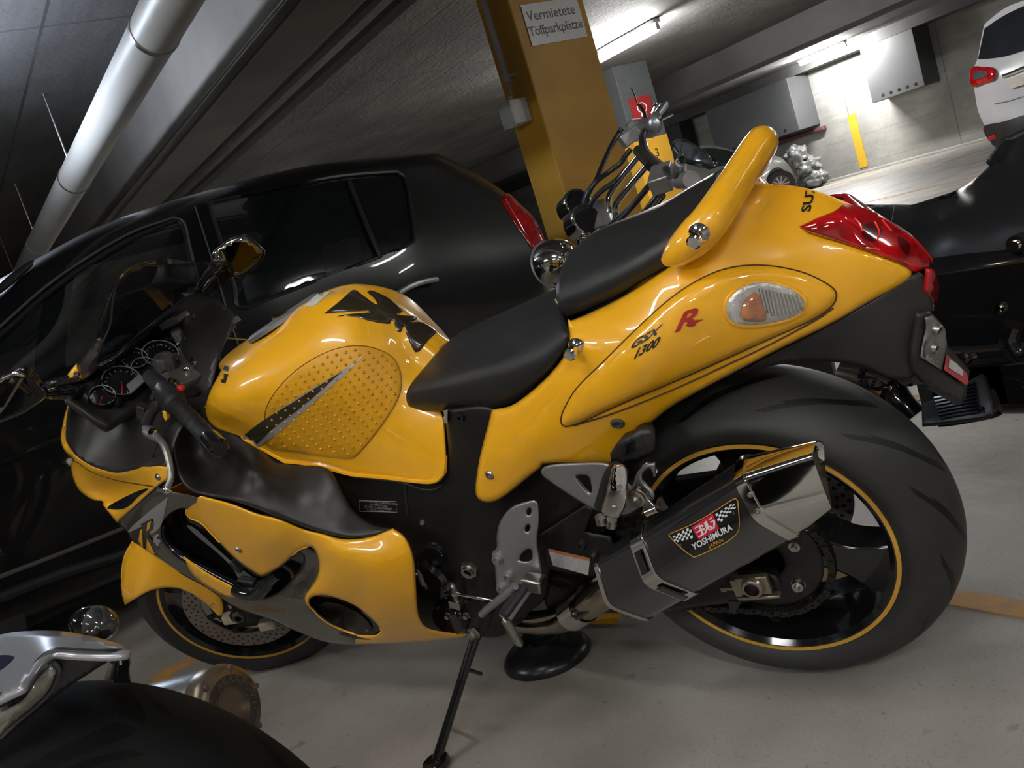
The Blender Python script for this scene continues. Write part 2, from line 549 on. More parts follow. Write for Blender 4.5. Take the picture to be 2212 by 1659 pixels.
def screw(px, py, keys, r, parent, name='screw', m=None, h=0.004, recess=True, default=0.2):
    p, n, ok = hitp(px, py, keys, default=default) if keys else (b(px, py, default), np.array([0, -1.0, 0]), True)
    mb = MB()
    mb.lathe([(0, h * 0.3), (r * 0.45, h * 0.3), (r * 0.5, h), (r * 0.8, h), (r, h * 0.4), (r, -h)], p, n, 16)
    return mb.obj(name, m or STL, parent)
# ------------------------------------------------------------------ fuel tank
def cc(px, py, s1=0.045, dz=0.004):  # centre point and its neighbour
    p = b(px, py, 0); return [(px, py, 0), ('b', p[0], s1, p[2] - dz * s1 / .045)]
def TS(L):  # the tail tapers towards the lamp
    return [(x, y, s * (1 - .36 * min(1, max(0, (x - 1400) / 260.)))) for x, y, s in L]
tank = net('fuel_tank', [
    cc(522, 790) + [(500, 825, .085), (474, 862, .130), (464, 896, .150), (484, 922, .152), (530, 940, .155)],
    cc(500, 762) + [(478, 798, .10), (452, 850, .15), (446, 893, .165), (470, 925, .165), (522, 942, .165)],
    cc(550, 722) + [(522, 775, .125), (503, 835, .175), (507, 880, .188), (530, 922, .178), (557, 966, .165)],
    cc(612, 680) + [(583, 742, .112), (578, 800, .162), (583, 860, .180), (600, 935, .172), (612, 997, .162)],
    cc(680, 643) + [(668, 712, .100), (668, 775, .145), (672, 850, .167), (682, 930, .165), (690, 1004, .16)],
    cc(745, 626, .038) + [(750, 690, .075), (755, 758, .118), (757, 840, .147), (757, 930, .155), (757, 1026, .158)],
    cc(806, 642, .025) + [(812, 694, .048), (820, 752, .082), (822, 840, .125), (828, 930, .146), (832, 1034, .158)],
    cc(862, 676, .017) + [(864, 722, .035), (870, 768, .058), (872, 835, .098), (888, 930, .135), (895, 1042, .157)],
    cc(908, 714, .014) + [(908, 744, .030), (900, 785, .050), (905, 835, .085), (930, 925, .126), (938, 1044, .153)],
    cc(958, 748, .012) + [(955, 775, .028), (946, 812, .052), (944, 855, .083), (958, 920, .122), (963, 1022, .148)],
], YEL, bike, 0.006, 'tank', nu=8, nv=7)
tank_lip = line_on('tank_seam', [(524, 943), (555, 972), (600, 994), (650, 1000), (700, 1008), (757, 1024), (830, 1031), (895, 1039), (935, 1040), (955, 1025), (961, 1000), (961, 950), (960, 900)], ['tank'], YEL, bike, 0.005)
# graphic wedge on the tank, silver + dark
decal('tank_wedge', [(524, 942, 'c'), (560, 915), (620, 873), (680, 835), (740, 800), (788, 766, 'c'), (745, 810), (700, 850), (650, 893), (600, 935), (553, 968, 'c')], ['tank'], SILV, tank, .0026, step=9)
decal('tank_wedge', [(523, 943, 'c'), (570, 906), (640, 864), (700, 826), (738, 803, 'c'), (700, 838), (650, 880), (590, 925), (549, 966, 'c')], ['tank'], DKGR, tank, .0032, step=9)
# transparent knee pad with studs
PADM = mat('clear_grip_pad', (0.74, 0.36, 0.012), 0.42, noise=0.08, nscale=18, bump=0.05)
padpts = [(572, 915), (576, 880), (600, 840), (640, 800), (690, 768), (740, 750), (790, 748), (838, 765), (862, 795), (866, 835), (855, 870), (830, 910), (800, 950), (775, 978), (755, 990), (700, 985), (640, 975), (590, 970), (572, 950)]
decal('knee_pad', padpts, ['tank'], PADM, tank, .0005, step=12, bulge=(6, .0014), key='pad')
line_on('knee_pad_edge', padpts, ['tank'], mat('pad_edge', (0.30, 0.13, 0.01), .4, noise=.1), tank, .0010, .001, True)
PR = outline(padpts, 12)
def inpoly(pt, poly):
    x, yy = pt; px = poly[:, 0]; py = poly[:, 1]; qx = np.roll(px, -1); qy = np.roll(py, -1)
    c = ((py > yy) != (qy > yy)) & (x < (qx - px) * (yy - py) / (qy - py + 1e-12) + px)
    return c.sum() % 2 == 1
STUD = mat('pad_stud', (0.70, 0.33, 0.015), 0.35, noise=.1)
cand = []
for i in range(-20, 30):
    for j in range(-20, 30):
        x = 560 + i * 19.5 + j * 9.5; y = 900 - i * 5.0 + j * 10.5
        if inpoly((x, y), PR) and np.min(np.linalg.norm(PR - np.array([x, y]), axis=1)) > 9:
            p, n_, ok = hitp(x, y, ['tank'])
            if ok: cand.append((np.linalg.norm(p - BK.Mi @ (CAM - BK.T)), tuple(p), tuple(n_)))
cand.sort()
rest = MB()
for k, (d_, p, n_) in enumerate(cand):
    mbx = MB() if k < 100 else rest
    mbx.lathe([(0, .0032), (.0018, .0028), (.0030, .0012), (.0034, .0)], np.array(p) + np.array(n_) * .0016, n_, 8)
    if k < 100: mbx.obj('pad_stud', STUD, tank)
if rest.v: rest.obj('pad_stud', STUD, tank, kind='stuff')
# black emblem pad on top of the tank
decal('tank_pad', [(700, 678, 'c'), (735, 650), (757, 630), (768, 627), (782, 637), (808, 656), (816, 658, 'c'), (808, 645), (793, 632, 'c'), (803, 628), (840, 645), (871, 672, 'c'), (858, 680, 'c'), (875, 682), (898, 684), (900, 690), (888, 696, 'c'), (915, 697), (940, 712), (942, 719), (925, 735), (908, 757), (897, 761, 'c'), (890, 750), (878, 722), (875, 706, 'c'), (870, 706, 'c'), (868, 715), (860, 718), (855, 710), (850, 694, 'c'), (843, 692, 'c'), (840, 700), (800, 694), (760, 684), (728, 684, 'c'), (745, 680), (800, 675, 'c'), (790, 672), (740, 675)],
      ['tank'], mat('gel_pad', (0.030, 0.022, 0.012), 0.25, coat=.5, noise=.1), tank, .0008, step=5, bulge=(5, .002))
decal('tank_label', [(658, 661, 'c'), (690, 632, 'c'), (716, 631, 'c'), (678, 662, 'c')], ['tank'], mat('label_grey', (.62, .62, .60), .5, noise=.05), tank, .001, step=6)
# filler cap
pc = b(613, 681, 0); pa = b(556, 718, 0); pb_ = b(668, 646, 0)
dx = (pb_ - pa); dx[1] = 0; L_ = np.linalg.norm(dx); nrm = np.array([-dx[2], 0, dx[0]]) / L_
cap = MB().lathe([(0, .001), (L_ * .30, .001), (L_ * .33, .003), (L_ * .42, .003), (L_ * .47, -.001), (L_ * .47, -.01)], (pa + pb_) / 2 + nrm * 0.000, nrm, 40).obj('filler_cap', ALU, tank)
MB().box((pa + pb_) / 2 + nrm * .003, (.05, .02, .004)).obj('cap_flap', CHR, cap, bevel=.002)
# S mark at the front of the tank
decal('maker_mark', [(486, 789, 'c'), (496, 793, 'c'), (493, 803, 'c'), (482, 800, 'c')], ['tank'], BLK, tank, .001, step=4)
decal('maker_mark', [(484, 807, 'c'), (494, 809, 'c'), (487, 829, 'c'), (478, 826, 'c'), (479, 820, 'c'), (484, 819, 'c')], ['tank'], BLK, tank, .001, step=4)

# ------------------------------------------------------------------ seats
seat = net('rider_seat', [
    [(963, 742, 0), (941, 765, .04), (916, 795, .08), (891, 825, .105), (878, 850, .118), (881, 874, .118), (897, 887, .108)],
    [(1010, 716, 0), (990, 745, .05), (970, 775, .09), (952, 805, .122), (942, 838, .14), (946, 868, .14), (952, 889, .125)],
    [(1060, 694, 0), (1050, 724, .06), (1038, 758, .105), (1028, 793, .142), (1022, 830, .156), (1024, 864, .154), (1026, 888, .135)],
    [(1110, 674, 0), (1105, 704, .065), (1098, 738, .115), (1094, 773, .152), (1096, 810, .168), (1100, 845, .165), (1104, 874, .15)],
    [(1160, 655, 0), (1158, 683, .07), (1157, 713, .118), (1158, 745, .155), (1163, 778, .172), (1170, 808, .172), (1172, 826, .155)],
    [(1205, 640, 0), (1212, 662, .07), (1216, 685, .115), (1220, 705, .150), (1224, 725, .166), (1224, 748, .168), (1214, 775, .155)],
], SEAT, bike, 0.02, 'seat')
pseat = net('passenger_seat', [
    [(1232, 543, 0), (1218, 570, .05), (1207, 594, .085), (1202, 618, .112), (1203, 645, .127), (1210, 667, .13), (1226, 686, .125)],
    [(1282, 504, 0), (1274, 536, .055), (1266, 567, .095), (1258, 598, .122), (1258, 627, .136), (1266, 650, .138), (1276, 667, .128)],
    [(1350, 477, 0), (1345, 506, .055), (1338, 536, .095), (1330, 566, .122), (1326, 595, .138), (1328, 620, .140), (1334, 640, .128)],
    [(1420, 448, 0), (1415, 475, .055), (1408, 505, .095), (1398, 532, .120), (1392, 558, .134), (1394, 580, .137), (1400, 600, .127)],
    [(1485, 408, 0), (1482, 435, .05), (1475, 465, .09), (1468, 492, .112), (1460, 520, .126), (1460, 545, .127), (1462, 565, .12)],
    [(1548, 372, 0), (1550, 395, .045), (1545, 425, .08), (1540, 455, .10), (1530, 480, .11), (1525, 510, .112), (1525, 530, .108)],
], SEAT, bike, 0.02, 'pseat')

# ------------------------------------------------------------------ tail unit
tailF = Field(TS([(1030, 1080, .18), (1062, 885, .165), (1222, 742, .172), (1226, 690, .14), (1335, 645, .138), (1430, 582, .135), (1500, 520, .12), (1560, 460, .095), (1620, 400, .045),
               (1650, 391, 0), (1700, 396, 0), (1752, 405, 0), (1818, 432, 0), (1728, 490, .083), (1790, 519, .093), (1862, 446, 0), (1820, 470, .055), (1880, 546, .088), (1960, 578, .06), (1972, 592, .05),
               (1880, 650, .10), (1800, 697, .13), (1700, 745, .152), (1600, 795, .165), (1500, 850, .168), (1440, 885, .166), (1390, 930, .16), (1340, 995, .155),
               (1200, 1003, .178), (1100, 1068, .178), (1650, 655, .172), (1500, 720, .198), (1400, 780, .208), (1300, 850, .205), (1550, 610, .178), (1700, 555, .138),
               (1250, 790, .185), (1150, 950, .196), (1100, 1000, .19), (1330, 700, .178), (1450, 620, .165), (1780, 640, .135), (1600, 700, .188), (1700, 450, .052), (1640, 470, .085), (1560, 540, .14),
               (1300, 935, .178), (1400, 880, .176), (1500, 825, .172), (1600, 775, .17)]))
tail = panel('tail_fairing', [(1226, 688, 'c'), (1240, 690), (1335, 646), (1432, 584), (1500, 530), (1560, 470), (1600, 410), (1628, 389, 'c'), (1690, 394), (1752, 404), (1800, 418), (1817, 427), (1832, 432), (1846, 440, 'c'), (1835, 455), (1810, 472), (1775, 487), (1752, 497, 'c'), (1800, 515), (1880, 542), (1945, 568), (1968, 583), (1970, 597), (1945, 617), (1880, 651), (1800, 697), (1700, 746), (1600, 797), (1500, 850), (1440, 886), (1390, 930), (1350, 975), (1325, 1000), (1300, 1003),
    (1180, 1003), (1165, 1012), (1130, 1040), (1090, 1072), (1060, 1086), (1035, 1080), (1027, 1055), (1036, 990), (1056, 910), (1062, 885, 'c'), (1110, 873), (1170, 826), (1214, 776), (1228, 740)],
    tailF, YEL, bike, .004, step=10, roll=(14, .008), key='tail', mirror='weld')
GAPM = mat('gap_brown', (.06, .022, .004), .5, noise=.1)
inset = [(1212, 910), (1218, 885), (1245, 840), (1300, 785), (1370, 716), (1440, 652), (1500, 610), (1560, 583), (1620, 573), (1680, 576), (1740, 590), (1790, 615), (1806, 634), (1797, 660), (1750, 692), (1650, 737), (1550, 782), (1450, 826), (1350, 868), (1270, 905), (1240, 917), (1220, 920)]
decal('side_panel', inset, ['tail'], YEL, tail, .0005, step=11, bulge=(26, .010), key='inset')
line_on('panel_gap', inset, ['tail'], GAPM, tail, .0011, .0012, True)
line_on('panel_crease', [(1240, 919), (1330, 890), (1450, 842), (1560, 792), (1660, 745), (1760, 692), (1800, 665)], ['tail'], GAPM, tail, .0013, .0008)
# hoop grab rail: from near base up to the crest and down the far side
gp = [(1436, 566, .152, .008), (1460, 548, .152, .020), (1497, 516, .150, .027), (1533, 478, .138, .0275), (1562, 436, .110, .0265), (1593, 388, .072, .025), (1624, 340, .030, .025), (1642, 312, .006, .024)]
gpts = [b(x, y, s) for x, y, s, r in gp]; grs = [g[3] for g in gp]
full = gpts + [p * np.array([1, -1, 1]) for p in gpts[::-1]]
fr = grs + grs[::-1]
FP = crom(np.hstack([np.array(full), np.array(fr)[:, None]]), 6)
grab = MB().tube(FP[:, :3], FP[:, 3], 20).obj('grab_rail', YEL, bike)
me = grab.data
TG['grab'] = BVHTree.FromPolygons([v.co.copy() for v in me.vertices], [tuple(p.vertices) for p in me.polygons])
# bungee knobs
def knob(px, py, keys, dirpx, parent):
    p, n_, ok = hitp(px, py, keys)
    q = b(px + dirpx[0], py + dirpx[1], -p[1] + .022)
    d = (q - p); d /= np.linalg.norm(d)
    mb = MB().lathe([(0, 0), (.012, 0), (.015, .004), (.011, .009), (.007, .012), (.007, .026), (.0105, .029), (.0105, .036), (.008, .038), (0, .038)], p - d * .002, d, 24)
    return mb.obj('luggage_knob', CHR, parent)
knob(1511, 502, ['grab', 'tail'], (-8, 14), bike)
knob(1246, 748, ['tail', 'seat'], (-10, 12), bike)
# dark screw recesses in the tail
screw(1334, 914, ['tail'], .012, tail, m=GRYM)
screw(1058, 1026, ['tail'], .009, tail, m=STL)
# writing
text_on('model_lettering', 'GSX', (1391, 732), (31, -18), (8, -25), ['inset', 'tail'], BLK, tail, shear=.35, bold=.035)
text_on('model_lettering', '1300', (1394, 754), (27, -15), (6, -27), ['inset', 'tail'], BLK, tail, shear=.35, bold=.035)
RED2 = mat('model_red', (.42, .02, .015), .3, coat=.5, noise=.05)
text_on('model_lettering', 'R', (1478, 694), (78, -28), (2, -52), ['inset', 'tail'], RED2, tail, .002, shear=.35, bold=.03)
decal('lettering_tail', [(1492, 692, 'c'), (1520, 689, 'c'), (1488, 706, 'c'), (1480, 702, 'c')], ['inset', 'tail'], RED2, tail, .002, step=4)
text_on('maker_lettering', 'SUZUKI', (1754, 402), (7.5, -33), (-28, 3), ['tail'], BLK, tail, bold=.03)
# indicator
LENS = mat('clear_lens', (.75, .75, .72), .06, trans=.0, coat=1, alpha=.14, noise=.1)
ind = [(1566, 668), (1572, 645), (1595, 622), (1630, 608), (1670, 610), (1710, 622), (1735, 642), (1740, 660), (1725, 680), (1690, 694), (1640, 703), (1600, 703), (1575, 692)]
icore = [(x * .97 + 1650 * .03, y * .97 + 656 * .03) for x, y in ind]
REFL = mat('reflector_bowl', (.80, .79, .76), .2, .7, noise=.25, nscale=60, bump=.3, bscale=90)
inds = decal('indicator_lamp', ind, ['inset', 'tail'], REFL, bike, .0015, step=8, bulge=(14, .004), key='ind')
def ampoly(c, a, b_, n=20, ang=0):
    return [(c[0] + a * math.cos(t) * math.cos(ang) - b_ * math.sin(t) * math.sin(ang), c[1] + a * math.cos(t) * math.sin(ang) + b_ * math.sin(t) * math.cos(ang)) for t in np.linspace(0, 2 * PI, n, endpoint=False)]
decal('amber_bulb', [(1604, 690), (1600, 670), (1612, 645), (1632, 632), (1645, 650), (1655, 676), (1648, 694)], ['ind'], mat('amber', (.60, .16, .02), .15, coat=1, noise=.5, nscale=50), inds, .002, step=6, bulge=(12, .006))
rib = MB()
for k in range(11):
    x0 = 1640 + k * 8.2
    Pl = []
    for t in np.linspace(0, 1, 6):
        p, n_, ok = hitp(x0 + t * 12, 622 + k * 1.5 + t * (60 - abs(k - 3) * 4.2), ['ind'])
        if ok: Pl.append(p + n_ * .002)
    if len(Pl) > 2: rib.tube(Pl, .0022, 6)
rib.obj('reflector_ribs', CHR, inds)
decal('indicator_lens', ind, ['inset', 'tail'], LENS, inds, .004, step=10, bulge=(20, .012))
line_on('indicator_rim', ind, ['inset', 'tail'], YEL, inds, .003, .001, True)
# tail light
lampF = Field(TS([(1726, 489, .089), (1765, 470, .082), (1800, 456, .063), (1822, 447, .036), (1824, 438, 0.0), (1860, 445, 0), (1905, 466, 0), (1950, 493, 0), (1990, 525, .0), (2012, 555, .0), (2006, 578, .02),
               (1975, 588, .045), (1960, 577, .058), (1880, 545, .093), (1800, 518, .099), (1820, 490, .086), (1900, 515, .06), (1960, 545, .045)]))
tl = panel('tail_light', [(1726, 489, 'c'), (1765, 470), (1800, 456), (1824, 437, 'c'), (1860, 445), (1905, 466), (1950, 493), (1990, 525), (2010, 547), (2016, 562), (2006, 578), (1980, 588), (1968, 585, 'c'), (1945, 570), (1880, 545), (1800, 518), (1738, 498)],
           lampF, REDL, bike, .004, step=8, roll=(8, .004), key='tl', mirror='weld')
for P_ in ([(1862, 490), (1885, 480), (1905, 500), (1890, 522), (1865, 515)], [(1940, 510), (1965, 530), (1960, 552), (1945, 535)]):
    decal('lamp_chamber', P_, ['tl'], mat('lamp_dark', (.10, .002, .004), .1, coat=1, noise=.4), tl, .0008, step=5)
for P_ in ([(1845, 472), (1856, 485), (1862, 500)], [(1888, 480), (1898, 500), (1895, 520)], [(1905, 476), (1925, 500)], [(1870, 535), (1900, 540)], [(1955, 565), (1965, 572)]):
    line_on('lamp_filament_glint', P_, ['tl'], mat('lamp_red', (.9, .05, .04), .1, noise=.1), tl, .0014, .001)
# ------------------------------------------------------------------ inner black cowl between tank and side fairing
cowlF = Field([(440, 880, .14), (455, 900, .15), (522, 945, .168), (600, 995, .166), (700, 1010, .175), (728, 1035, .19), (770, 1110, .22), (850, 1142, .235), (740, 1160, .272), (600, 1116, .288), (450, 1066, .285), (378, 1000, .262), (385, 930, .215),
                (415, 985, .205), (450, 1010, .205), (490, 1020, .22), (530, 985, .208), (548, 1010, .244), (560, 1050, .262), (595, 1088, .275), (610, 1030, .218), (660, 1045, .21), (700, 1090, .238), (640, 1085, .25), (430, 1050, .27), (395, 1020, .262), (480, 1062, .27), (420, 920, .165), (690, 1130, .262)])
panel('inner_cowl', [(440, 878), (452, 893), (490, 920), (522, 944), (560, 972), (605, 996), (655, 1003), (700, 1009), (722, 1028), (745, 1070), (770, 1108), (810, 1135), (852, 1141, 'c'), (820, 1156), (780, 1162), (740, 1161), (680, 1146), (600, 1117), (520, 1087), (450, 1072), (415, 1062), (392, 1040), (377, 1005), (372, 970), (380, 935), (400, 910), (425, 890)],
      cowlF, BLKM, bike, .004, step=9, roll=(9, .006), key='cowl', mirror='both')
# ------------------------------------------------------------------ yellow side fairing
sideF = Field([(402, 1100, .268), (404, 1119, .262), (435, 1071, .29), (556, 1113, .290), (654, 1144, .276), (733, 1161, .268), (800, 1155, .252), (849, 1140, .238), (887, 1181, .246), (900, 1260, .248), (905, 1325, .235), (930, 1358, .205), (1007, 1371, .15),
               (900, 1388, .175), (766, 1390, .195), (701, 1344, .235), (663, 1305, .255), (679, 1258, .262), (689, 1215, .266), (666, 1182, .268), (606, 1223, .250), (559, 1242, .246), (505, 1204, .258), (458, 1154, .268),
               (520, 1140, .284), (600, 1170, .28), (700, 1180, .28), (735, 1194, .288), (785, 1226, .286), (780, 1270, .275), (850, 1300, .262), (820, 1210, .276), (765, 1308, .255), (820, 1362, .225), (740, 1275, .270), (860, 1350, .23)])
venthole = [(668, 1303), (671, 1292), (688, 1287), (717, 1290), (765, 1308), (800, 1335), (820, 1357), (817, 1369), (790, 1373), (750, 1366), (710, 1348), (680, 1322)]
sf = panel('side_fairing', [(402, 1099), (416, 1080), (436, 1071, 'c'), (500, 1088), (556, 1109), (600, 1120), (654, 1142), (700, 1153), (740, 1163), (790, 1161), (849, 1141, 'c'), (872, 1156), (887, 1181), (896, 1216), (899, 1266), (903, 1320), (912, 1345), (925, 1357), (953, 1364), (1007, 1370, 'c'), (1000, 1377), (920, 1386), (850, 1390), (766, 1392, 'c'), (768, 1374, 'c'), (749, 1367), (701, 1344), (665, 1310), (658, 1294), (661, 1283), (679, 1258), (689, 1230), (686, 1201), (677, 1185), (664, 1181), (644, 1189), (606, 1223), (570, 1243), (556, 1241), (505, 1204), (458, 1154), (432, 1128), (405, 1117)],
           sideF, YEL, bike, .004, step=9, roll=(7, .006), holes=[venthole], key='side', mirror='both')
line_on('fairing_edge', [(664, 1181), (644, 1189), (606, 1223), (570, 1243), (556, 1241), (505, 1204), (458, 1154), (432, 1128), (405, 1117), (402, 1102)], ['side'], YEL, sf, .0022)
screw(516, 1187, ['side'], .009, sf)
# round exhaust vent recess behind the hole
ventF = Field([(668, 1303, .225), (717, 1290, .225), (800, 1335, .21), (820, 1365, .205), (740, 1365, .205), (740, 1325, .175)])
panel('vent_duct', [(655, 1300), (665, 1283), (690, 1278), (725, 1282), (775, 1302), (815, 1335), (832, 1360), (825, 1378), (790, 1382), (745, 1374), (700, 1352), (670, 1325)], ventF, BLKG, bike, .003, step=9, key='vd')
decal('vent_mesh', [(690, 1310), (700, 1298), (735, 1302), (775, 1322), (800, 1345), (803, 1362), (780, 1368), (745, 1358), (710, 1338)], ['vd'], mat('vent_brown', (.03, .024, .018), .5, noise=.2, bump=.1, bscale=300), bike, .003, step=8)
screw(794, 1360, ['vd'], .005, bike)
# ------------------------------------------------------------------ dark metallic lower cowl with intake opening
DKM = mat('bronze_grey_metallic', (.085, .072, .055), .22, .35, coat=.9, noise=.1, nscale=8)
lowF = Field([(222, 1090, .235), (252, 1128, .238), (290, 1094, .262), (340, 1053, .285), (372, 1062, .29), (420, 1076, .288), (402, 1102, .266), (404, 1119, .255), (285, 1168, .23), (321, 1192, .232), (363, 1220, .232), (448, 1271, .225), (521, 1318, .215), (575, 1337, .205),
              (640, 1365, .19), (700, 1388, .18), (766, 1391, .185), (701, 1344, .228), (663, 1309, .248), (679, 1258, .252), (666, 1182, .245), (606, 1223, .235), (568, 1244, .232), (560, 1290, .235), (620, 1300, .235), (350, 1140, .25), (330, 1120, .258), (480, 1262, .236), (640, 1260, .215)])
opening = [(360, 1118), (378, 1104), (402, 1100), (412, 1124), (440, 1140), (470, 1170), (510, 1210), (550, 1242), (575, 1248), (600, 1232), (640, 1196), (655, 1200), (650, 1225), (620, 1262), (590, 1285), (555, 1292), (520, 1280), (460, 1248), (405, 1216), (366, 1186), (350, 1160), (350, 1135)]
lc = panel('lower_cowl', [(252, 1128, 'c'), (290, 1095), (340, 1053, 'c'), (372, 1062), (425, 1076), (440, 1100), (460, 1140), (520, 1200), (560, 1240), (610, 1215), (650, 1180), (680, 1190), (695, 1215), (688, 1250), (668, 1285), (668, 1305), (705, 1340), (766, 1372, 'c'), (766, 1392, 'c'), (730, 1391), (690, 1383), (640, 1364), (575, 1336), (521, 1317), (486, 1298), (448, 1271), (400, 1245), (363, 1221), (321, 1193), (285, 1168), (277, 1154)],
           lowF, DKM, bike, .004, step=9, roll=(8, .005), holes=[opening], key='low', mirror='both')
# intake channel: gloss black duct wall sweeping around the opening, with a grey reflection painted on it
ductF = Field([(350, 1120, .20), (402, 1096, .20), (520, 1200, .19), (600, 1215, .20), (660, 1185, .215), (660, 1230, .20), (560, 1310, .20), (400, 1230, .20), (340, 1160, .205), (450, 1190, .185), (600, 1250, .165)])
panel('intake_duct', [(343, 1112), (375, 1092), (405, 1090), (440, 1120), (520, 1195), (575, 1232), (650, 1176), (682, 1186), (685, 1215), (650, 1262), (600, 1300), (545, 1306), (480, 1278), (400, 1232), (352, 1200), (336, 1160)], ductF, BLKG, bike, .003, step=10, key='duct')
decal('duct_reflection', [(405, 1132), (425, 1140), (460, 1172), (500, 1208), (540, 1238), (556, 1250), (548, 1262), (522, 1256), (505, 1225), (470, 1190), (430, 1158)], ['duct'], GRYP, bike, .004, step=8)  # grey patch colours in a reflection on the gloss duct wall
e1 = [(352, 1128), (350, 1150), (360, 1174), (390, 1200), (440, 1230), (500, 1262), (540, 1280)]
mbt = MB(); mbt.tube([b(x, y, .226) for x, y in crom(e1, 5)], [.010] * 31, 14); mbt.obj('intake_edge', BLKG, bike)
kn = MB(); kn.tube(crom([b(505, 1268, .235), b(530, 1282, .240), b(555, 1282, .24), b(575, 1262, .235), b(600, 1240, .228)], 5), [.008] + [.017] * 15 + [.012] * 5, 16)
kn.obj('intake_elbow', BLKG, bike)
sl = MB(); sl.box(b(512, 1222, .21), (.012, .02, .035), rotm((0, 1, 0), -.35)); sl.box(b(535, 1255, .215), (.05, .02, .014), rotm((0, 1, 0), .25)); sl.obj('duct_bracket', BLKM, bike, bevel=.004)
panel('yellow_sliver', [(397, 1203, 'c'), (448, 1239), (505, 1270), (536, 1287, 'c'), (505, 1292), (480, 1287), (442, 1265), (413, 1236)], Off(lowF, .008), YEL, bike, .002, step=6)
# kanji graphic on the cowl
decal('cowl_graphic', [(364, 1072, 'c'), (318, 1108), (285, 1138), (274, 1152, 'c'), (300, 1140), (322, 1128, 'c'), (330, 1118), (332, 1132), (322, 1146), (328, 1152), (345, 1138), (354, 1115)], ['low'], SILV, lc, .0012, step=5)
decal('cowl_graphic', [(303, 1144, 'c'), (318, 1138, 'c'), (322, 1160, 'c'), (330, 1185, 'c'), (336, 1196, 'c'), (325, 1196, 'c'), (308, 1182, 'c'), (300, 1168, 'c')], ['low'], YEL, lc, .0011, step=5)
decal('cowl_graphic', [(303, 1132, 'c'), (326, 1120, 'c'), (333, 1128, 'c'), (331, 1142, 'c'), (318, 1152, 'c'), (345, 1184, 'c'), (333, 1190, 'c'), (318, 1160, 'c'), (316, 1192, 'c'), (311, 1190, 'c'), (308, 1152, 'c'), (310, 1134, 'c')], ['low'], DKGR, lc, .0020, step=5, holes=[])
decal('cowl_graphic', [(320, 1128, 'c'), (328, 1124, 'c'), (324, 1140, 'c'), (318, 1146, 'c')], ['low'], YEL, lc, .0026, step=4)
decal('cowl_graphic', [(334, 1156, 'c'), (345, 1150, 'c'), (340, 1162, 'c'), (348, 1166, 'c'), (340, 1186, 'c'), (332, 1170, 'c')], ['low'], SILV, lc, .0016, step=4)

# ------------------------------------------------------------------ nose
noseF = Field([(166, 786, .165), (181, 820, .17), (145, 813, .18), (152, 880, .195), (140, 917, .21), (132, 950, .22), (141, 975, .224), (170, 990, .225), (210, 1013, .235), (260, 1022, .252), (304, 1013, .270), (356, 1006, .288), (367, 1034, .29), (338, 1051, .288), (290, 1094, .265), (252, 1128, .24), (222, 1090, .225),
               (155, 1002, .205), (160, 1045, .20), (185, 1071, .20), (223, 1084, .212), (252, 1078, .222), (271, 1056, .232), (200, 1030, .215)])
nz = panel('nose_cowl', [(166, 785, 'c'), (181, 819, 'c'), (168, 840), (153, 866), (144, 905), (141, 945), (148, 966), (168, 988), (200, 1008), (239, 1020), (265, 1021), (304, 1012), (336, 1006), (356, 1007), (366, 1018), (368, 1034, 'c'), (339, 1052), (290, 1095), (252, 1129, 'c'), (222, 1091), (223, 1083), (200, 1080), (172, 1060), (157, 1030), (154, 1003), (160, 993, 'c'), (141, 976), (132, 956), (132, 935), (139, 900), (146, 872), (137, 858, 'c'), (147, 851), (150, 835), (145, 813), (152, 800)],
           noseF, YEL, bike, .004, step=7, roll=(6, .006), key='nose', mirror='both')
line_on('nose_edge', [(181, 819), (168, 840), (153, 866), (144, 905), (141, 945), (148, 966), (168, 988), (200, 1008), (239, 1020), (265, 1021), (304, 1012), (336, 1006), (356, 1007), (366, 1018)], ['nose'], YEL, nz, .003)
line_on('nose_crease', [(160, 994), (200, 1020), (250, 1037), (300, 1046), (338, 1052)], ['nose'], DKGR, nz, .0014)
screw(342, 1030, ['nose'], .008, nz)
screw(166, 808, ['nose'], .007, nz)
decal('nose_vent', [(232, 1096), (262, 1078), (300, 1060), (322, 1055), (300, 1072), (280, 1092), (262, 1100), (240, 1100)], ['nose'], BLKG, nz, .001, step=6)
# headlamp glass seen edge-on at the front of the nose
hl = MB(); hl.sphere(b(205, 1040, .09), .045, 14, (1.0, .75, .7)); hl.obj('headlamp', LENS, bike)
# cockpit surround (matte)
dashF = Field([(181, 820, .168), (152, 880, .19), (141, 945, .218), (170, 990, .222), (210, 1010, .232), (260, 1020, .25), (304, 1012, .268), (356, 1006, .285), (370, 975, .262), (395, 915, .21), (300, 900, .135), (250, 860, .13), (330, 820, .05), (215, 785, .15), (260, 748, .10), (320, 705, .02), (380, 655, -.08), (430, 635, -.16),
               (458, 640, -.18), (500, 700, -.10), (440, 860, .09), (262, 826, .02), (346, 768, -.12), (300, 800, -.05), (225, 850, .10), (220, 930, .175), (280, 960, .20), (330, 960, .215), (480, 750, -.02), (400, 760, -.02)])
panel('cockpit_surround', [(182, 820), (168, 842), (154, 867), (145, 905), (142, 945), (149, 966), (169, 988), (200, 1007), (239, 1019), (265, 1020), (304, 1011), (336, 1005), (358, 1006), (368, 985), (380, 945), (400, 912), (440, 880), (455, 840), (470, 780), (492, 720), (505, 680), (480, 655), (458, 640), (428, 632), (404, 640), (364, 671), (316, 711), (278, 743), (253, 767), (215, 790)],
      dashF, BLKM, bike, .004, step=10, key='dash')
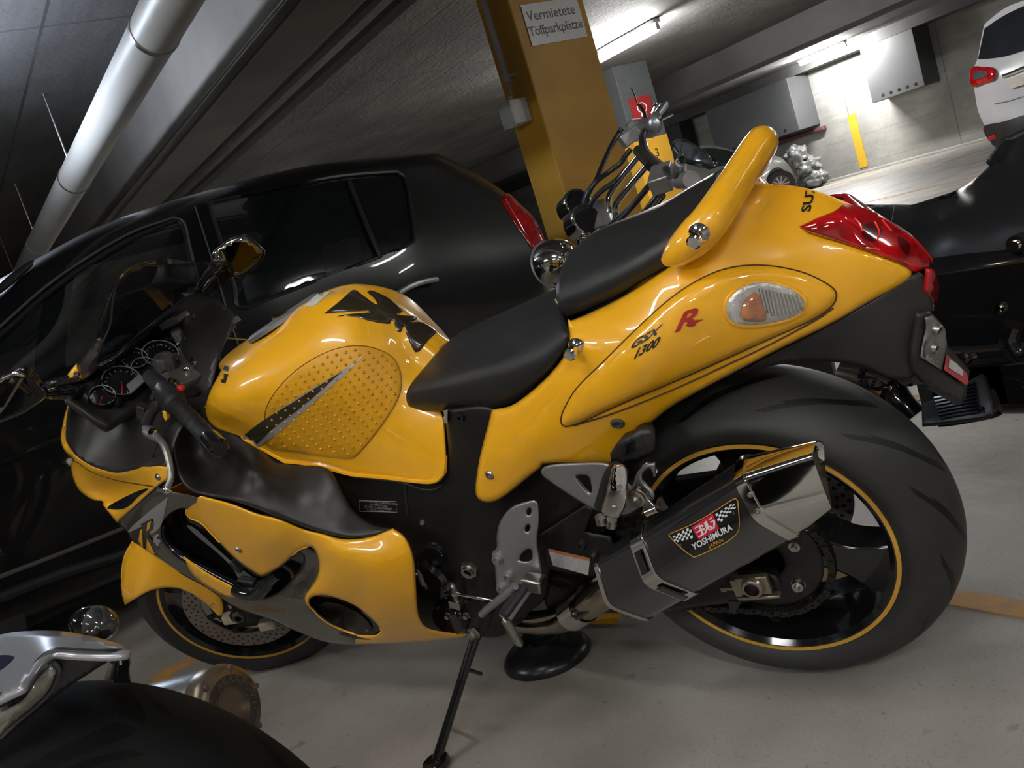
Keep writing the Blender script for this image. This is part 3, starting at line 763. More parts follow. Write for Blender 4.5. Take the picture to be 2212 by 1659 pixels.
# windscreen
scrF = Field([(212, 729, .165), (221, 685, .155), (240, 628, .135), (269, 590, .11), (294, 574, .085), (335, 563, .03), (361, 561, -.01), (411, 566, -.06), (494, 565, -.14), (506, 580, -.16), (503, 602, -.175), (481, 618, -.18), (459, 639, -.185),
              (427, 632, -.16), (404, 640, -.13), (364, 671, -.07), (316, 711, 0.0), (278, 743, .06), (253, 767, .10), (209, 788, .165)])
scr = panel('windscreen', [(209, 788, 'c'), (212, 729), (221, 685), (240, 628), (255, 605), (269, 590), (294, 574), (335, 563), (361, 561), (411, 566), (450, 568), (494, 565), (506, 580), (503, 602), (481, 618), (459, 639, 'c'), (427, 632), (404, 640), (364, 671), (316, 711), (278, 743), (253, 767)], scrF, SMOKE, bike, .003, step=12, key='scr')
line_on('screen_edge', [(212, 729), (221, 685), (240, 628), (255, 605), (269, 590), (294, 574), (335, 563)], ['scr'], BLKG, scr, .002)
line_on('screen_edge', [(223, 737), (238, 700), (243, 655), (252, 615), (267, 592)], ['scr'], GRYM, scr, .0022)
line_on('screen_edge', [(361, 561), (411, 566), (450, 568), (494, 565), (505, 580), (503, 602), (481, 618)], ['scr'], BLKG, scr, .0014)
trimF = Field([(209, 788, .165), (253, 767, .098), (278, 743, .058), (316, 711, -.002), (364, 671, -.072), (404, 640, -.132), (427, 632, -.162), (459, 639, -.187), (430, 660, -.15), (380, 690, -.08), (300, 750, .035), (250, 790, .11)])
panel('dash_trim', [(207, 790, 'c'), (253, 766), (278, 742), (316, 710), (364, 670), (404, 639), (427, 630), (460, 639, 'c'), (440, 654), (405, 660), (375, 682), (330, 720), (290, 755), (255, 785), (222, 802)], trimF, BLKG, bike, .004, step=7, roll=(6, .006), key='trim')
decal('windscreen_bolt', ampoly((267, 753), 3.5, 3), ['trim'], CHR, bike, .002, step=2)
# upper fairing strip between nose and windscreen
upF = Field([(166, 786, .165), (181, 820, .17), (209, 788, .167), (212, 729, .167), (190, 757, .168)])
panel('upper_fairing', [(166, 785, 'c'), (200, 745), (212, 729, 'c'), (222, 738, 'c'), (209, 788, 'c'), (207, 800), (182, 821, 'c')], upF, mat('brown_black', (.03, .022, .02), .15, coat=.8, noise=.1), bike, .003, step=7)
# ------------------------------------------------------------------ wheels
def tyre_mat(name, N, k, flip=1, base=.024):
    m = mat(name, (base, base, base), .5, noise=.12, nscale=6)
    nt = m.node_tree; b_ = nt.nodes['Principled BSDF']
    uv = nt.nodes.new('ShaderNodeTexCoord'); sp = nt.nodes.new('ShaderNodeSeparateXYZ')
    nt.links.new(uv.outputs['UV'], sp.inputs[0])
    def M_(op, a, b2=None, c=None):
        n = nt.nodes.new('ShaderNodeMath'); n.operation = op
        for i, x in enumerate((a, b2, c)):
            if x is None: continue
            if isinstance(x, (int, float)): n.inputs[i].default_value = x
            else: nt.links.new(x, n.inputs[i])
        return n.outputs[0]
    u_, v_ = sp.outputs['X'], sp.outputs['Y']          # u: turns 0..1, v: -1..1 across
    av = M_('ABSOLUTE', v_)
    ph = M_('ADD', M_('MULTIPLY', u_, N), M_('MULTIPLY', M_('POWER', av, 1.6), -k * flip))
    fr = M_('ABSOLUTE', M_('SUBTRACT', M_('FRACT', ph), .5))
    line = M_('LESS_THAN', fr, .075)
    ph2 = M_('ADD', M_('MULTIPLY', u_, N), M_('ADD', M_('MULTIPLY', av, -k * 1.2 * flip), .37))
    fr2 = M_('ABSOLUTE', M_('SUBTRACT', M_('FRACT', ph2), .5))
    l2 = M_('MULTIPLY', M_('LESS_THAN', fr2, .04), M_('MULTIPLY', M_('GREATER_THAN', av, .28), M_('LESS_THAN', av, .62)))
    l1 = M_('MULTIPLY', line, M_('MULTIPLY', M_('GREATER_THAN', av, .04), M_('LESS_THAN', av, .78)))
    g = M_('MAXIMUM', l1, l2)
    bp_ = nt.nodes.new('ShaderNodeBump'); bp_.invert = True; bp_.inputs['Distance'].default_value = .004; bp_.inputs['Strength'].default_value = .9
    nt.links.new(g, bp_.inputs['Height']); nt.links.new(bp_.outputs['Normal'], b_.inputs['Normal'])
    mx = nt.nodes.new('ShaderNodeMix'); mx.data_type = 'RGBA'
    src = b_.inputs['Base Color'].links[0].from_socket
    nt.links.new(src, mx.inputs['A']); mx.inputs['B'].default_value = (.0025, .0025, .0025, 1)
    nt.links.new(g, mx.inputs['Factor']); nt.links.new(mx.outputs['Result'], b_.inputs['Base Color'])
    return m
def tyre(name, c, Q, R0, hw, crown, rimr, m, parent, floor=None, n=128):
    """R0 outer radius at crown, hw half width, crown: drop of the shoulder"""
    prof = []
    prof.append((rimr - .006, hw * .80))
    prof.append((rimr + .012, hw * .93))
    prof.append((rimr + (R0 - crown - rimr) * .62, hw * 1.0))
    K = 17
    for i in range(K):
        t = 1 - 2 * i / (K - 1)
        prof.append((R0 - crown * abs(t) ** 2.1, hw * math.copysign(abs(t) ** .96, t) * .985))
    prof += [(r_, -x) for r_, x in prof[:3][::-1]]
    V = []; UV = []
    for k in range(n + 1):
        a = 2 * PI * k / n
        for r_, x in prof:
            p = np.array([r_ * math.cos(a), -x, r_ * math.sin(a)])
            V.append(c + Q @ p); UV.append((k / n, x / hw))
    mm = len(prof)
    Fs = [(k * mm + i, (k + 1) * mm + i, (k + 1) * mm + i + 1, k * mm + i + 1) for k in range(n) for i in range(mm - 1)]
    V = np.array(V)
    if floor is not None:   # flatten the contact patch onto the floor
        fm = CUR['f']; W = V @ fm.M.T + fm.T; W[:, 2] = np.maximum(W[:, 2], floor)
        V = (W - fm.T) @ fm.M
    me = fromgeo(name, V, Fs)
    uvl = me.uv_layers.new(name='UVMap')
    for lp in me.loops: uvl.data[lp.index].uv = UV[lp.vertex_index]
    bm = bmesh.new(); bm.from_mesh(me); bmesh.ops.recalc_face_normals(bm, faces=bm.faces); bm.to_mesh(me); bm.free()
    return new_obj(name, me, parent, m)
def ring(R, y0, y1, r0, r1, c, Q, n=96):
    mb = MB(); mb.lathe([(r0, -y0), (r1, -y0), (r1, -y1), (r0, -y1)], c, Q @ np.array([0, 1.0, 0]), n, closed_prof=True); return mb
def wheelpart(mb, c, Q): return mb
def spokes(c, Q, angs, w0, w1, r0, r1, yw0, yw1):
    mb = MB()
    for a in angs:
        er = np.array([math.cos(a), 0, math.sin(a)]); et = np.array([-math.sin(a), 0, math.cos(a)]); ey = np.array([0, -1.0, 0])
        V = []; N = 10
        for i in range(N + 1):
            t = i / N; r_ = r0 + (r1 - r0) * t
            wd = (w0 + (w1 - w0) * (abs(2 * t - .9) ** 1.8 if t > .45 else (1 - t / .45) ** 1.6 * .5)) ; yw = yw0 + (yw1 - yw0) * t
            for sx, sy in ((-1, -1), (1, -1), (1, 1), (-1, 1)):
                V.append(c + Q @ (er * r_ + et * wd * sx + ey * yw * sy))
        Fs = [(i * 4 + k, i * 4 + (k + 1) % 4, i * 4 + 4 + (k + 1) % 4, i * 4 + 4 + k) for i in range(N) for k in range(4)] + [(3, 2, 1, 0), (N * 4, N * 4 + 1, N * 4 + 2, N * 4 + 3)]
        mb.add(V, Fs)
    return mb
def disc_brake(name, c, Q, y, r0, r1, holes, m, parent, hr=.0045):
    mb = MB(); ax = Q @ np.array([0, 1.0, 0])
    mb.lathe([(r0, -y - .0025), (r1, -y - .0025), (r1, -y + .0025), (r0, -y + .0025)], c, ax, 96, closed_prof=True)
    n0 = len(mb.f); hb = mb
    for rr, n_, ph in holes:
        for k in range(n_):
            a = 2 * PI * k / n_ + ph
            p = c + Q @ np.array([rr * math.cos(a), -y - .0031, rr * math.sin(a)])
            hb.lathe([(0, 0), (hr, 0)], p, ax, 10)
    o = mb.obj(name, [m, BLKD], parent, merge=False)
    for p_ in o.data.polygons:
        if p_.index >= n0: p_.material_index = 1
    return o
I3 = np.eye(3)
# rear
RC = np.array([0, 0, .311])
rw = empty('rear_wheel'); rw.parent = bike
tyre('tyre', RC, I3, .317, .0985, .058, .222, tyre_mat('rear_tyre_rubber', 13, 1.7, base=.030), rw, floor=.001)
mb = MB()
mb.lathe([(.226, -.086), (.214, -.088), (.205, -.080), (.200, -.05), (.192, 0), (.200, .05), (.205, .08), (.214, .088), (.226, .086), (.214, .06), (.205, 0), (.214, -.06)], RC, (0, 1, 0), 96, closed_prof=True)
mb.obj('rim', BLKG, rw)
ring(0, 0.0885, .0865, .2165, .2235, RC, I3).obj('rim_stripe', GOLD, rw)
sp = spokes(RC, I3, [math.radians(-31), math.radians(89), math.radians(209)], .030, .060, .045, .205, .045, .03)
sp.cyl(RC + [0, -.09, 0], RC + [0, .09, 0], .055, n=32)
sp.obj('spokes', BLKG, rw, bevel=.006)
disc_brake('brake_disc', RC, I3, -.085, .075, .130, [(.122, 30, 0), (.112, 30, .1), (.10, 30, .05)], DISC, rw)
# sprocket and chain
mb = MB(); mb.lathe([(.04, -.108), (.098, -.108), (.104, -.104), (.098, -.100), (.04, -.1)], RC, (0, 1, 0), 64, closed_prof=True)
spk = mb.obj('sprocket', BLKD, rw)
for k in range(5):
    a = math.radians(-50 + 72 * k); p = RC + [.074 * math.cos(a), -.108, .074 * math.sin(a)]
    MB().lathe([(0, .016), (.005, .016), (.005, .009), (.010, .009), (.011, 0), (.013, 0), (.013, -.003)], p, (0, -1, 0), 12).obj('sprocket_nut', STL, rw)
chain = MB(); path = []
rc = .1175
fs = np.array([-.52, 0, .36])  # front sprocket centre
a0_ = math.radians(100)
for t in np.linspace(math.radians(88), math.radians(-112), 60): path.append(RC + [rc * math.cos(t), -.104, rc * math.sin(t)])
for t in np.linspace(0, 1, 40): path.append((1 - t) * (RC + [rc * math.cos(math.radians(-112)), -.104, rc * math.sin(math.radians(-112))]) + t * (fs + [-.0, -.104, -.045]) + np.array([0, 0, -.018 * math.sin(PI * t)]))
for t in np.linspace(math.radians(-100), math.radians(-268), 16): path.append(fs + [.045 * math.cos(t), -.104, .045 * math.sin(t)])
for t in np.linspace(0, 1, 40): path.append((1 - t) * (fs + [0, -.104, .045]) + t * (RC + [rc * math.cos(math.radians(88)), -.104, rc * math.sin(math.radians(88))]))
P = np.array(path); d = np.concatenate([[0], np.cumsum(np.linalg.norm(np.diff(P, axis=0), axis=1))])
NL = int(d[-1] / .0159)
S = np.linspace(0, d[-1], NL + 1)
Q_ = np.stack([np.interp(S, d, P[:, i]) for i in range(3)], 1)
for i in range(NL):
    a, c2 = Q_[i], Q_[i + 1]; m_ = (a + c2) / 2; dr = (c2 - a); L = np.linalg.norm(dr); dr /= L; up = np.array([-dr[2], 0, dr[0]])
    yo = -.010 if i % 2 == 0 else -.0075
    pl = []
    for (x_, z_) in [(-.6, .0), (-.5, .0055), (-.25, .0065), (0, .0045), (.25, .0065), (.5, .0055), (.6, 0), (.5, -.0055), (.25, -.0065), (0, -.0045), (-.25, -.0065), (-.5, -.0055)]:
        pl.append(m_ + dr * x_ * .0165 + up * z_ + np.array([0, yo, 0]))
    chain.prism(pl, (0, 0, 0), (0, -yo * 2, 0))
    chain.cyl(a + [0, -.0118, 0], a + [0, .0118, 0], .0028, n=8)
chain.obj('drive_chain', CHAIN, bike)
# front wheel (turned with the steering)
FC = s2b((-1.48, 0, .30))
fwh = empty('front_wheel'); fwh.parent = bike
tyre('tyre', FC, SQ, .299, .061, .042, .222, tyre_mat('front_tyre_rubber', 12, 1.4, -1), fwh, floor=.001)
mb = MB(); ax = SQ @ np.array([0, 1.0, 0])
mb.lathe([(.226, -.051), (.214, -.053), (.205, -.046), (.198, 0), (.205, .046), (.214, .053), (.226, .051), (.21, 0)], FC, ax, 96, closed_prof=True)
mb.obj('rim', BLKG, fwh)
ring(0, .0535, .0515, .2165, .2235, FC, SQ).obj('rim_stripe', GOLD, fwh)
sp = spokes(FC, SQ, [math.radians(-95), math.radians(25), math.radians(145)], .020, .030, .03, .205, .022, .018)
sp.cyl(s2b((-1.48, -.05, .30)), s2b((-1.48, .05, .30)), .036, n=28)
sp.obj('spokes', BLKG, fwh, bevel=.005)
for sy in (.068, -.068):
    dd = disc_brake('brake_disc', FC, SQ, sy, .108, .155, [(.148, 32, 0), (.138, 32, .1), (.129, 32, .2), (.12, 32, .3)], DISC, fwh, hr=.0032)
    car = MB()
    car.lathe([(.040, -sy), (.088, -sy)], FC, ax, 48)
    for k in range(8):
        a = 2 * PI * k / 8
        car.lathe([(.003, .002), (.009, .002), (.009, -.002)], FC + SQ @ np.array([.100 * math.cos(a), -sy - .003 * np.sign(sy), .100 * math.sin(a)]), -ax * np.sign(sy), 12)
        e = np.array([math.cos(a), 0, math.sin(a)])
        car.box(FC + SQ @ (e * .098 + np.array([0, -sy, 0])), (.028, .004, .016), SQ @ rotm((0, 1, 0), -a))
    car.obj('disc_carrier', BLKD, fwh)
# fork legs in the steering frame
for sy in (1, -1):
    fk = MB()
    axis = np.array([math.sin(RAKE), 0, math.cos(RAKE)])
    o = np.array([-1.48 + .03, -.1 * sy, .30])
    fk.tube([s2b(o + axis * t) for t in (-.03, .0, .12, .30)], [.022, .028, .027, .026], 20)
    fk.tube([s2b(o + axis * t) for t in (.30, .66)], [.0215, .0215], 20)
    fk.cyl(s2b((-1.48, -.118 * sy, .30)), s2b((-1.48, -.075 * sy, .30)), .024)
    fk.obj('fork_leg', BLKD, bike)
MB().lathe([(.010, .008), (.016, .008), (.019, 0), (.019, -.01)], s2b((-1.48, -.119, .30)), SQ @ np.array([0, -1.0, 0]), 6).obj('axle_bolt', GRYM, bike)
# calliper seen behind the fender stay
TABM = mat('yellow_white', (.62, .56, .42), .4, noise=.1)
for (x, y, s) in ((500, 1333, .075), (578, 1347, .075)):
    MB().box(st(x, y, s), (.045, .03, .03), SQ @ rotm((0, 1, 0), .3)).obj('carrier_tab', TABM, fwh, bevel=.006)
# front fender
fendF = Field([(285, 1168, .0), (268, 1201, 0), (262, 1246, .0), (265, 1277, .012), (272, 1304, .02), (290, 1293, .055), (321, 1275, .072), (353, 1267, .078), (385, 1268, .08), (416, 1280, .082), (448, 1303, .086), (475, 1327, .09),
               (480, 1315, .09), (448, 1265, .085), (400, 1230, .078), (363, 1205, .07), (321, 1180, .05), (330, 1230, .07), (300, 1250, .055), (420, 1160, .08), (330, 1120, .03), (380, 1100, .06)])
fend = panel('front_fender', [(300, 1140), (285, 1168), (268, 1201), (262, 1246), (265, 1277), (272, 1305, 'c'), (290, 1293), (321, 1275), (353, 1267), (385, 1268), (416, 1280), (448, 1303), (473, 1328, 'c'), (479, 1326, 'c'), (481, 1310), (474, 1285), (460, 1250), (450, 1200), (430, 1150), (400, 1110), (340, 1100)],
             fendF, YEL, bike, .004, step=8, roll=(5, .004), frame=STF, key='fend', mirror='weld')
line_on('fender_crease', [(280, 1290), (300, 1268), (325, 1245), (352, 1228)], ['fend'], YEL, fend, .0025)
screw(462, 1306, ['fend'], .010, fend)
# ------------------------------------------------------------------ frame, engine, swingarm
frF = Field([(700, 1000, .130), (860, 1060, .135), (940, 1020, .128), (900, 1000, .12), (975, 885, .150), (1062, 880, .150), (1010, 960, .158), (1005, 1060, .158), (940, 1120, .150), (1100, 1080, .14), (1330, 990, .125), (1330, 1120, .115), (1200, 1200, .12), (1020, 1230, .155), (1000, 1370, .13), (880, 1250, .14), (850, 1150, .15), (760, 1080, .15)])
fr = panel('frame', [(690, 990), (760, 1010), (850, 1020), (960, 1005), (962, 895), (975, 882), (1068, 880), (1075, 960), (1160, 980), (1330, 985), (1340, 1060), (1318, 1140), (1210, 1190), (1190, 1240), (1180, 1290), (1120, 1340), (1075, 1376), (1000, 1372), (920, 1365), (880, 1300), (860, 1200), (835, 1150), (760, 1110), (715, 1050)],
           frF, BLKD, bike, .012, step=11, roll=(10, .008), key='frame', mirror='both')
line_on('frame_spar_seam', [(745, 1030), (800, 1033), (862, 1040), (905, 1054), (935, 1058), (955, 1050)], ['frame'], BLKM, fr, .003, .001)
line_on('frame_weld', [(872, 1030), (876, 1060), (880, 1110)], ['frame'], BLKM, fr, .0035, 0)
screw(912, 1129, ['frame'], .007, fr)
screw(998, 900, ['frame'], .008, fr, m=BLKG, h=.008)
decal('tank_bracket', [(958, 888, 'c'), (972, 888, 'c'), (972, 912, 'c'), (958, 912, 'c')], ['frame'], GRYP, fr, .006, step=6)
# pivot nut
p, n_, ok = hitp(1016, 1228, ['frame'])
mb = MB(); mb.lathe([(.008, .014), (.011, .016), (.0135, .016), (.0135, .0), (.0135, -.01)], p, n_, 24)
mb.lathe([(.013, .009), (.0185, .009), (.0205, .004), (.0205, -.004)], p, n_, 6)
mb.obj('pivot_nut', STL, fr)
# frame label
tw = mat('label_white', (.45, .45, .43), .5, noise=.05)
for i, (t, sc) in enumerate((('SUZUKI MOTOR CORPORATION', 6.0), ('e4*2002/24*1618', 5.6), ('JS1CK111600100367', 7.2), ('91 dB(A) at 4750 min-1', 5.6))):
    text_on('frame_plate_text', t, (818, 1085 + 5.9 * i), (sc * .95, sc * .10), (.15 * sc, -sc * .95), ['frame'], tw, fr, .0010)
line_on('frame_plate_edge', [(776, 1081), (856, 1083), (858, 1106), (778, 1104)], ['frame'], tw, fr, .0005, .001, closed=True, smooth=1)
# engine mass between the frame plates and covers
eng = MB()
eng.box((-.70, 0, .44), (.42, .26, .34)); eng.box((-.93, 0, .50), (.30, .26, .30), rotm((0, 1, 0), -.3)); eng.box((-.80, 0, .27), (.50, .26, .14))
eng.box((-.30, 0, .70), (.50, .20, .16)); eng.box((-.62, 0, .62), (.25, .22, .2))
e_o = eng.obj('engine_block', BLKD, bike, bevel=.02)
ec = MB()
for (x, y, s, r_) in ((930, 1250, .150, .055), (975, 1330, .140, .045), (945, 1190, .145, .03)):
    ec.lathe([(0, .022), (r_ * .8, .020), (r_ * .95, .010), (r_, -.03)], b(x, y, s), (0, -1, 0), 36)
ec.obj('sprocket_cover', BLKG, e_o)
for (x, y) in ((905, 1240), (920, 1265), (960, 1268), (941, 1216), (968, 1330), (1008, 1330), (1010, 1293)):
    sm = MB().lathe([(0, .008), (.005, .008), (.006, 0), (.008, 0), (.008, -.01)], b(x, y, .168), (0, -1, 0), 10).obj('cover_bolt', STL if y in (1240, 1265, 1330) else BLKD, e_o)
ln = MB(); ln.tube(crom([b(905, 1228, .165), b(909, 1245, .17), b(916, 1262, .17), b(925, 1270, .165)], 4), .006, 10); ln.obj('breather_hose', mat('hose_beige', (.3, .27, .2), .4, noise=.1), e_o)
# shift linkage
sh = MB(); sh.cyl(b(981, 1281, .175), b(1078, 1299, .19), .0042); sh.sphere(b(981, 1281, .175), .008, 8); sh.obj('shift_rod', CHR, bike)
sh = MB(); sh.tube(crom([b(968, 1270, .165), b(974, 1262, .17), b(982, 1272, .175), b(984, 1290, .172), b(990, 1300, .168)], 4), .007, 10); sh.box(b(985, 1303, .17), (.026, .016, .018), rotm((0, 1, 0), .4)); sh.obj('shift_arm', STL, bike)
# swingarm
saF = Field([(1180, 1150, .085), (1300, 1180, .09), (1300, 1320, .09), (1180, 1320, .085), (1500, 1240, .125), (1600, 1230, .14), (1660, 1260, .145), (1600, 1300, .14), (1400, 1330, .12)])
sa = panel('swingarm', [(1172, 1150), (1250, 1165), (1330, 1180), (1420, 1215), (1500, 1225), (1580, 1228), (1665, 1236), (1690, 1262), (1680, 1292), (1620, 1300), (1560, 1305), (1500, 1312), (1420, 1322), (1330, 1325), (1240, 1318), (1180, 1312)], saF, BLKD, bike, .03, step=12, roll=(10, .008), key='swing')
MB().box((-.12, .10, .33), (.44, .03, .09)).obj('swingarm', BLKD, bike, bevel=.01)
MB().box((-.33, 0, .37), (.06, .2, .10)).obj('swingarm_bridge', BLKD, bike, bevel=.01)
ax_ = MB(); pc_ = b(1628, 1262, .158)
ax_.box(pc_, (.056, .012, .036), rotm((0, 1, 0), .02)); ax_.box(b(1592, 1264, .155), (.012, .02, .036)); ax_.box(b(1640, 1287, .156), (.075, .014, .006)); ax_.cyl(b(1560, 1272, .150), b(1592, 1272, .150), .003)
ax_.box(b(1563, 1272, .150), (.010, .008, .010)); ax_.lathe([(.0125, .010), (.017, .010), (.020, .004), (.020, 0)], pc_ + [0, -.006, 0], (0, -1, 0), 24)
ax_.obj('axle_adjuster', mat('axle_bronze', (.34, .29, .22), .3, .8, noise=.2), sa, bevel=.0015)
MB().lathe([(0, .0), (.0125, .0), (.0125, .010)], pc_ + [0, -.0065, 0], (0, -1, 0), 24).obj('axle_bore', BLKD, sa)
MB().prism([b(1572, 1300, .14), b(1602, 1300, .14), b(1590, 1320, .14), b(1585, 1328, .14), b(1578, 1320, .14)], (0, 0, 0), (0, .01, 0)).obj('chain_guide', BLKM, sa)
# chain guard and warning label
cg = panel('chain_guard', [(1165, 1155, 'c'), (1265, 1090, 'c'), (1284, 1098, 'c'), (1262, 1150, 'c'), (1318, 1160, 'c'), (1330, 1185, 'c'), (1295, 1225, 'c'), (1285, 1250, 'c'), (1180, 1228, 'c')], [(1165, 1150, .13), (1330, 1160, .14), (1180, 1230, .135), (1285, 1250, .14), (1270, 1090, .13)], BLKD, bike, .004, step=10, key='cg')
lab = decal('warning_label', [(1184, 1184, 'c'), (1275, 1205, 'c'), (1271, 1242, 'c'), (1195, 1221, 'c')], ['cg'], mat('label_paper', (.50, .50, .48), .45, noise=.25, nscale=250), cg, .001, step=7, key='lab')
decal('warning_label_band', [(1184, 1184, 'c'), (1275, 1205, 'c'), (1274.6, 1211, 'c'), (1186, 1190, 'c')], ['cg'], mat('label_orange', (.55, .16, .05), .45, noise=.1), cg, .0016, step=5)
screw(1258, 1175, ['cg'], .010, cg, m=BLKM, h=.01)

# ------------------------------------------------------------------ rear stand-offs: brackets and pegs
brF = Field([(1170, 1025, .185), (1302, 1000, .21), (1290, 1103, .20), (1353, 1109, .215), (1416, 999, .225), (1390, 1060, .225), (1233, 1071, .192)])
br = panel('passenger_peg_bracket', [(1169, 1024), (1176, 1008), (1204, 1002), (1242, 1000), (1290, 999), (1318, 1004), (1340, 1030), (1362, 1050), (1370, 1038), (1378, 1018), (1396, 1002), (1416, 999, 'c'), (1417, 1030, 'c'), (1411, 1031, 'c'), (1407, 1014), (1395, 1014), (1387, 1030), (1394, 1046), (1412, 1062), (1412, 1080), (1385, 1095), (1355, 1112), (1325, 1112), (1290, 1103), (1264, 1090), (1233, 1071), (1195, 1046)],
           brF, ALU, bike, .010, step=8, roll=(6, .004), holes=[[(1245, 1030), (1254, 1026), (1271, 1029), (1277, 1046), (1278, 1064), (1271, 1063), (1256, 1047)]], key='br')
mb = MB(); p0 = b(1378, 1072, .235)
mb.lathe([(0, .022), (.006, .022), (.006, .016), (.010, .016), (.0105, .010), (.014, .009), (.0145, .004), (.016, .003), (.016, -.006)], p0, (0, -1, 0), 28)
mb.obj('bracket_bolt', STL, br)
mb = MB(); mb.prism([b(1380, 1085, .235), b(1398, 1075, .235), b(1418, 1102, .245), b(1400, 1116, .245)], (0, 0, 0), (0, .006, 0)); mb.cyl(b(1396, 1108, .25), b(1420, 1098, .25), .007); mb.obj('silencer_strap', CHR, bike, bevel=.001)
# folded passenger peg
ppo = [(1328, 1003), (1341, 1001), (1353, 1008), (1357, 1027), (1355, 1060), (1352, 1092), (1335, 1122, 'c'), (1302, 1115, 'c'), (1297, 1100), (1306, 1070), (1316, 1030), (1321, 1010)]
pg = panel('passenger_peg', ppo, [(1328, 1003, .262), (1357, 1030, .262), (1335, 1122, .262), (1297, 1100, .262), (1330, 1060, .270)], CHR, bike, .022, step=7, roll=(6, .006), key='ppeg')
for (x, y) in ((1337, 1050), (1327, 1097)): screw(x, y, ['ppeg'], .0050, pg, m=ALU, h=.002)
MB().tube(crom([b(1333, 1010, .25), b(1318, 1030, .245), b(1306, 1070, .24), b(1298, 1095, .24)], 5), .012, 12).obj('peg_rubber', RUB, pg)
hg = MB(); hg.cyl(b(1297, 1116, .235), b(1300, 1130, .235), .010); hg.cyl(b(1322, 1122, .24), b(1320, 1137, .24), .009); hg.obj('peg_hinge', STL, pg)
# black plastic mount above
bb = panel('helmet_lock_housing', [(1318, 980, 'c'), (1332, 958, 'c'), (1388, 930, 'c'), (1404, 929, 'c'), (1415, 945, 'c'), (1416, 972, 'c'), (1395, 988, 'c'), (1350, 1001, 'c'), (1320, 998, 'c')], [(1318, 980, .19), (1400, 930, .19), (1416, 970, .19), (1350, 1000, .19), (1365, 965, .20)], BLKM, bike, .03, step=9, key='bb')
decal('housing_slot', [(1340, 966, 'c'), (1385, 943, 'c'), (1392, 960, 'c'), (1348, 982, 'c')], ['bb'], BLKG, bb, .002, step=6)
decal('housing_slot', [(1394, 940, 'c'), (1406, 938, 'c'), (1410, 955, 'c'), (1400, 962, 'c')], ['bb'], BLKG, bb, .002, step=5)
# rider peg bracket
fb = panel('rider_peg_bracket', [(1140, 1082), (1156, 1080), (1163, 1090), (1165, 1124), (1160, 1171), (1165, 1203), (1171, 1243), (1168, 1262), (1150, 1270), (1120, 1276), (1095, 1281), (1080, 1277), (1072, 1263), (1069, 1225), (1062, 1194), (1073, 1184), (1073, 1159), (1080, 1127), (1104, 1096)],
           [(1150, 1085, .19), (1070, 1180, .185), (1170, 1250, .195), (1085, 1275, .19), (1120, 1160, .196), (1080, 1130, .188)], ALU, bike, .008, step=7, roll=(6, .004),
           holes=[ampoly((1143, 1105), 4.5, 8, 10, .2), ampoly((1140, 1141), 4.5, 8, 10, .25), [(1123, 1210), (1127, 1196), (1139, 1187), (1148, 1188), (1150, 1203), (1143, 1212)]], key='fb')
for (x, y) in ((1076, 1206), (1099, 1244), (1085.5, 1269)):
    p, n_, ok = hitp(x, y, ['fb'], default=.2)
    MB().lathe([(0, .004), (.005, .004), (.0055, .010), (.0085, .010), (.009, .004), (.012, .003), (.0125, -.002)], p, n_, 20).obj('bracket_bolt', ALU, fb)
hh = MB(); hh.box(b(1152, 1258, .215), (.040, .03, .028), rotm((0, 1, 0), .3)); hh.obj('peg_hinge', STL, fb, bevel=.004)
# rider foot peg (pointing out towards the viewer and down-left in the picture)
pgA = b(1140, 1256, .21); pgB = b(1085, 1333, .285)
dv = pgB - pgA; L = np.linalg.norm(dv); dv /= L
sd = np.cross(dv, np.array([0, 0, 1.0])); sd /= np.linalg.norm(sd); upv = np.cross(sd, dv)
Rp = np.stack([dv, sd, upv], 1)
pegm = MB(); pegm.box(pgA + dv * L * .5 - upv * .010 + sd * .006, (L * .95, .030, .014), Rp); pego = pegm.obj('rider_peg', ALU, bike, bevel=.004)
pr = MB(); pr.box(pgA + dv * L * .55 + upv * .002 - sd * .002, (L * .85, .026, .012), Rp); pr.obj('peg_rubber', mat('peg_rubber', (.022, .02, .026), .6, noise=.2), pego, bevel=.005, seg=3)
fe = MB(); fe.tube([pgB + upv * -.005, b(1092, 1340, .285), b(1120, 1388, .285), b(1128, 1394, .285)], [.006, .0085, .0085, .005], 10); fe.obj('peg_feeler', STL, pego)
sl_ = MB(); sl_.tube(crom([b(1113, 1266, .235), b(1085, 1290, .235), b(1050, 1318, .23), b(1040, 1328, .23)], 4), [.0075] * 4 + [.008] * 5 + [.007] * 4, 12); sl_.obj('shift_lever', ALU, bike)
# side stand
def w2b(p): return (np.array(p) - BT) @ BM
piv = b(1036, 1345, .205)
ft = w2b(wZ(940, 1652, .012))
ss = MB()
ss.tube([b(1052, 1312, .20), b(1042, 1335, .205), b(1028, 1368, .21), piv + (ft - piv) * .10], [.017, .019, .017, .012], 16)
ssk = ss.obj('side_stand', BLKD, bike)
leg = MB(); kk = [piv + (ft - piv) * t for t in (.10, .4, .75, .97)]
leg.tube(kk, [.011, .0095, .0095, .0105], 14); leg.obj('stand_leg', BLKG, ssk)
pf = MB()
f0 = piv + (ft - piv) * .33; f1 = piv + (ft - piv) * .66
pf.cyl(f0, b(1040, 1456, .25), .004); pf.cyl(f1, f1 + (f1 - b(962, 1560, .29)) * -1.4, .004)
pf.obj('stand_prong', BLKG, ssk)
fo = MB(); fo.lathe([(0, .008), (.030, .008), (.034, .003), (.034, -.008), (0, -.008)], ft + (piv - ft) * .012, BM.T @ np.array([0, 0, 1.0]), 20, sx=.7); fo.obj('stand_foot', BLKG, ssk)
MB().lathe([(0, .010), (.009, .010), (.010, .004), (.014, .003), (.014, -.004)], b(1023, 1369, .228), (-.3, -1, 0), 16).obj('stand_bolt', STL, ssk)

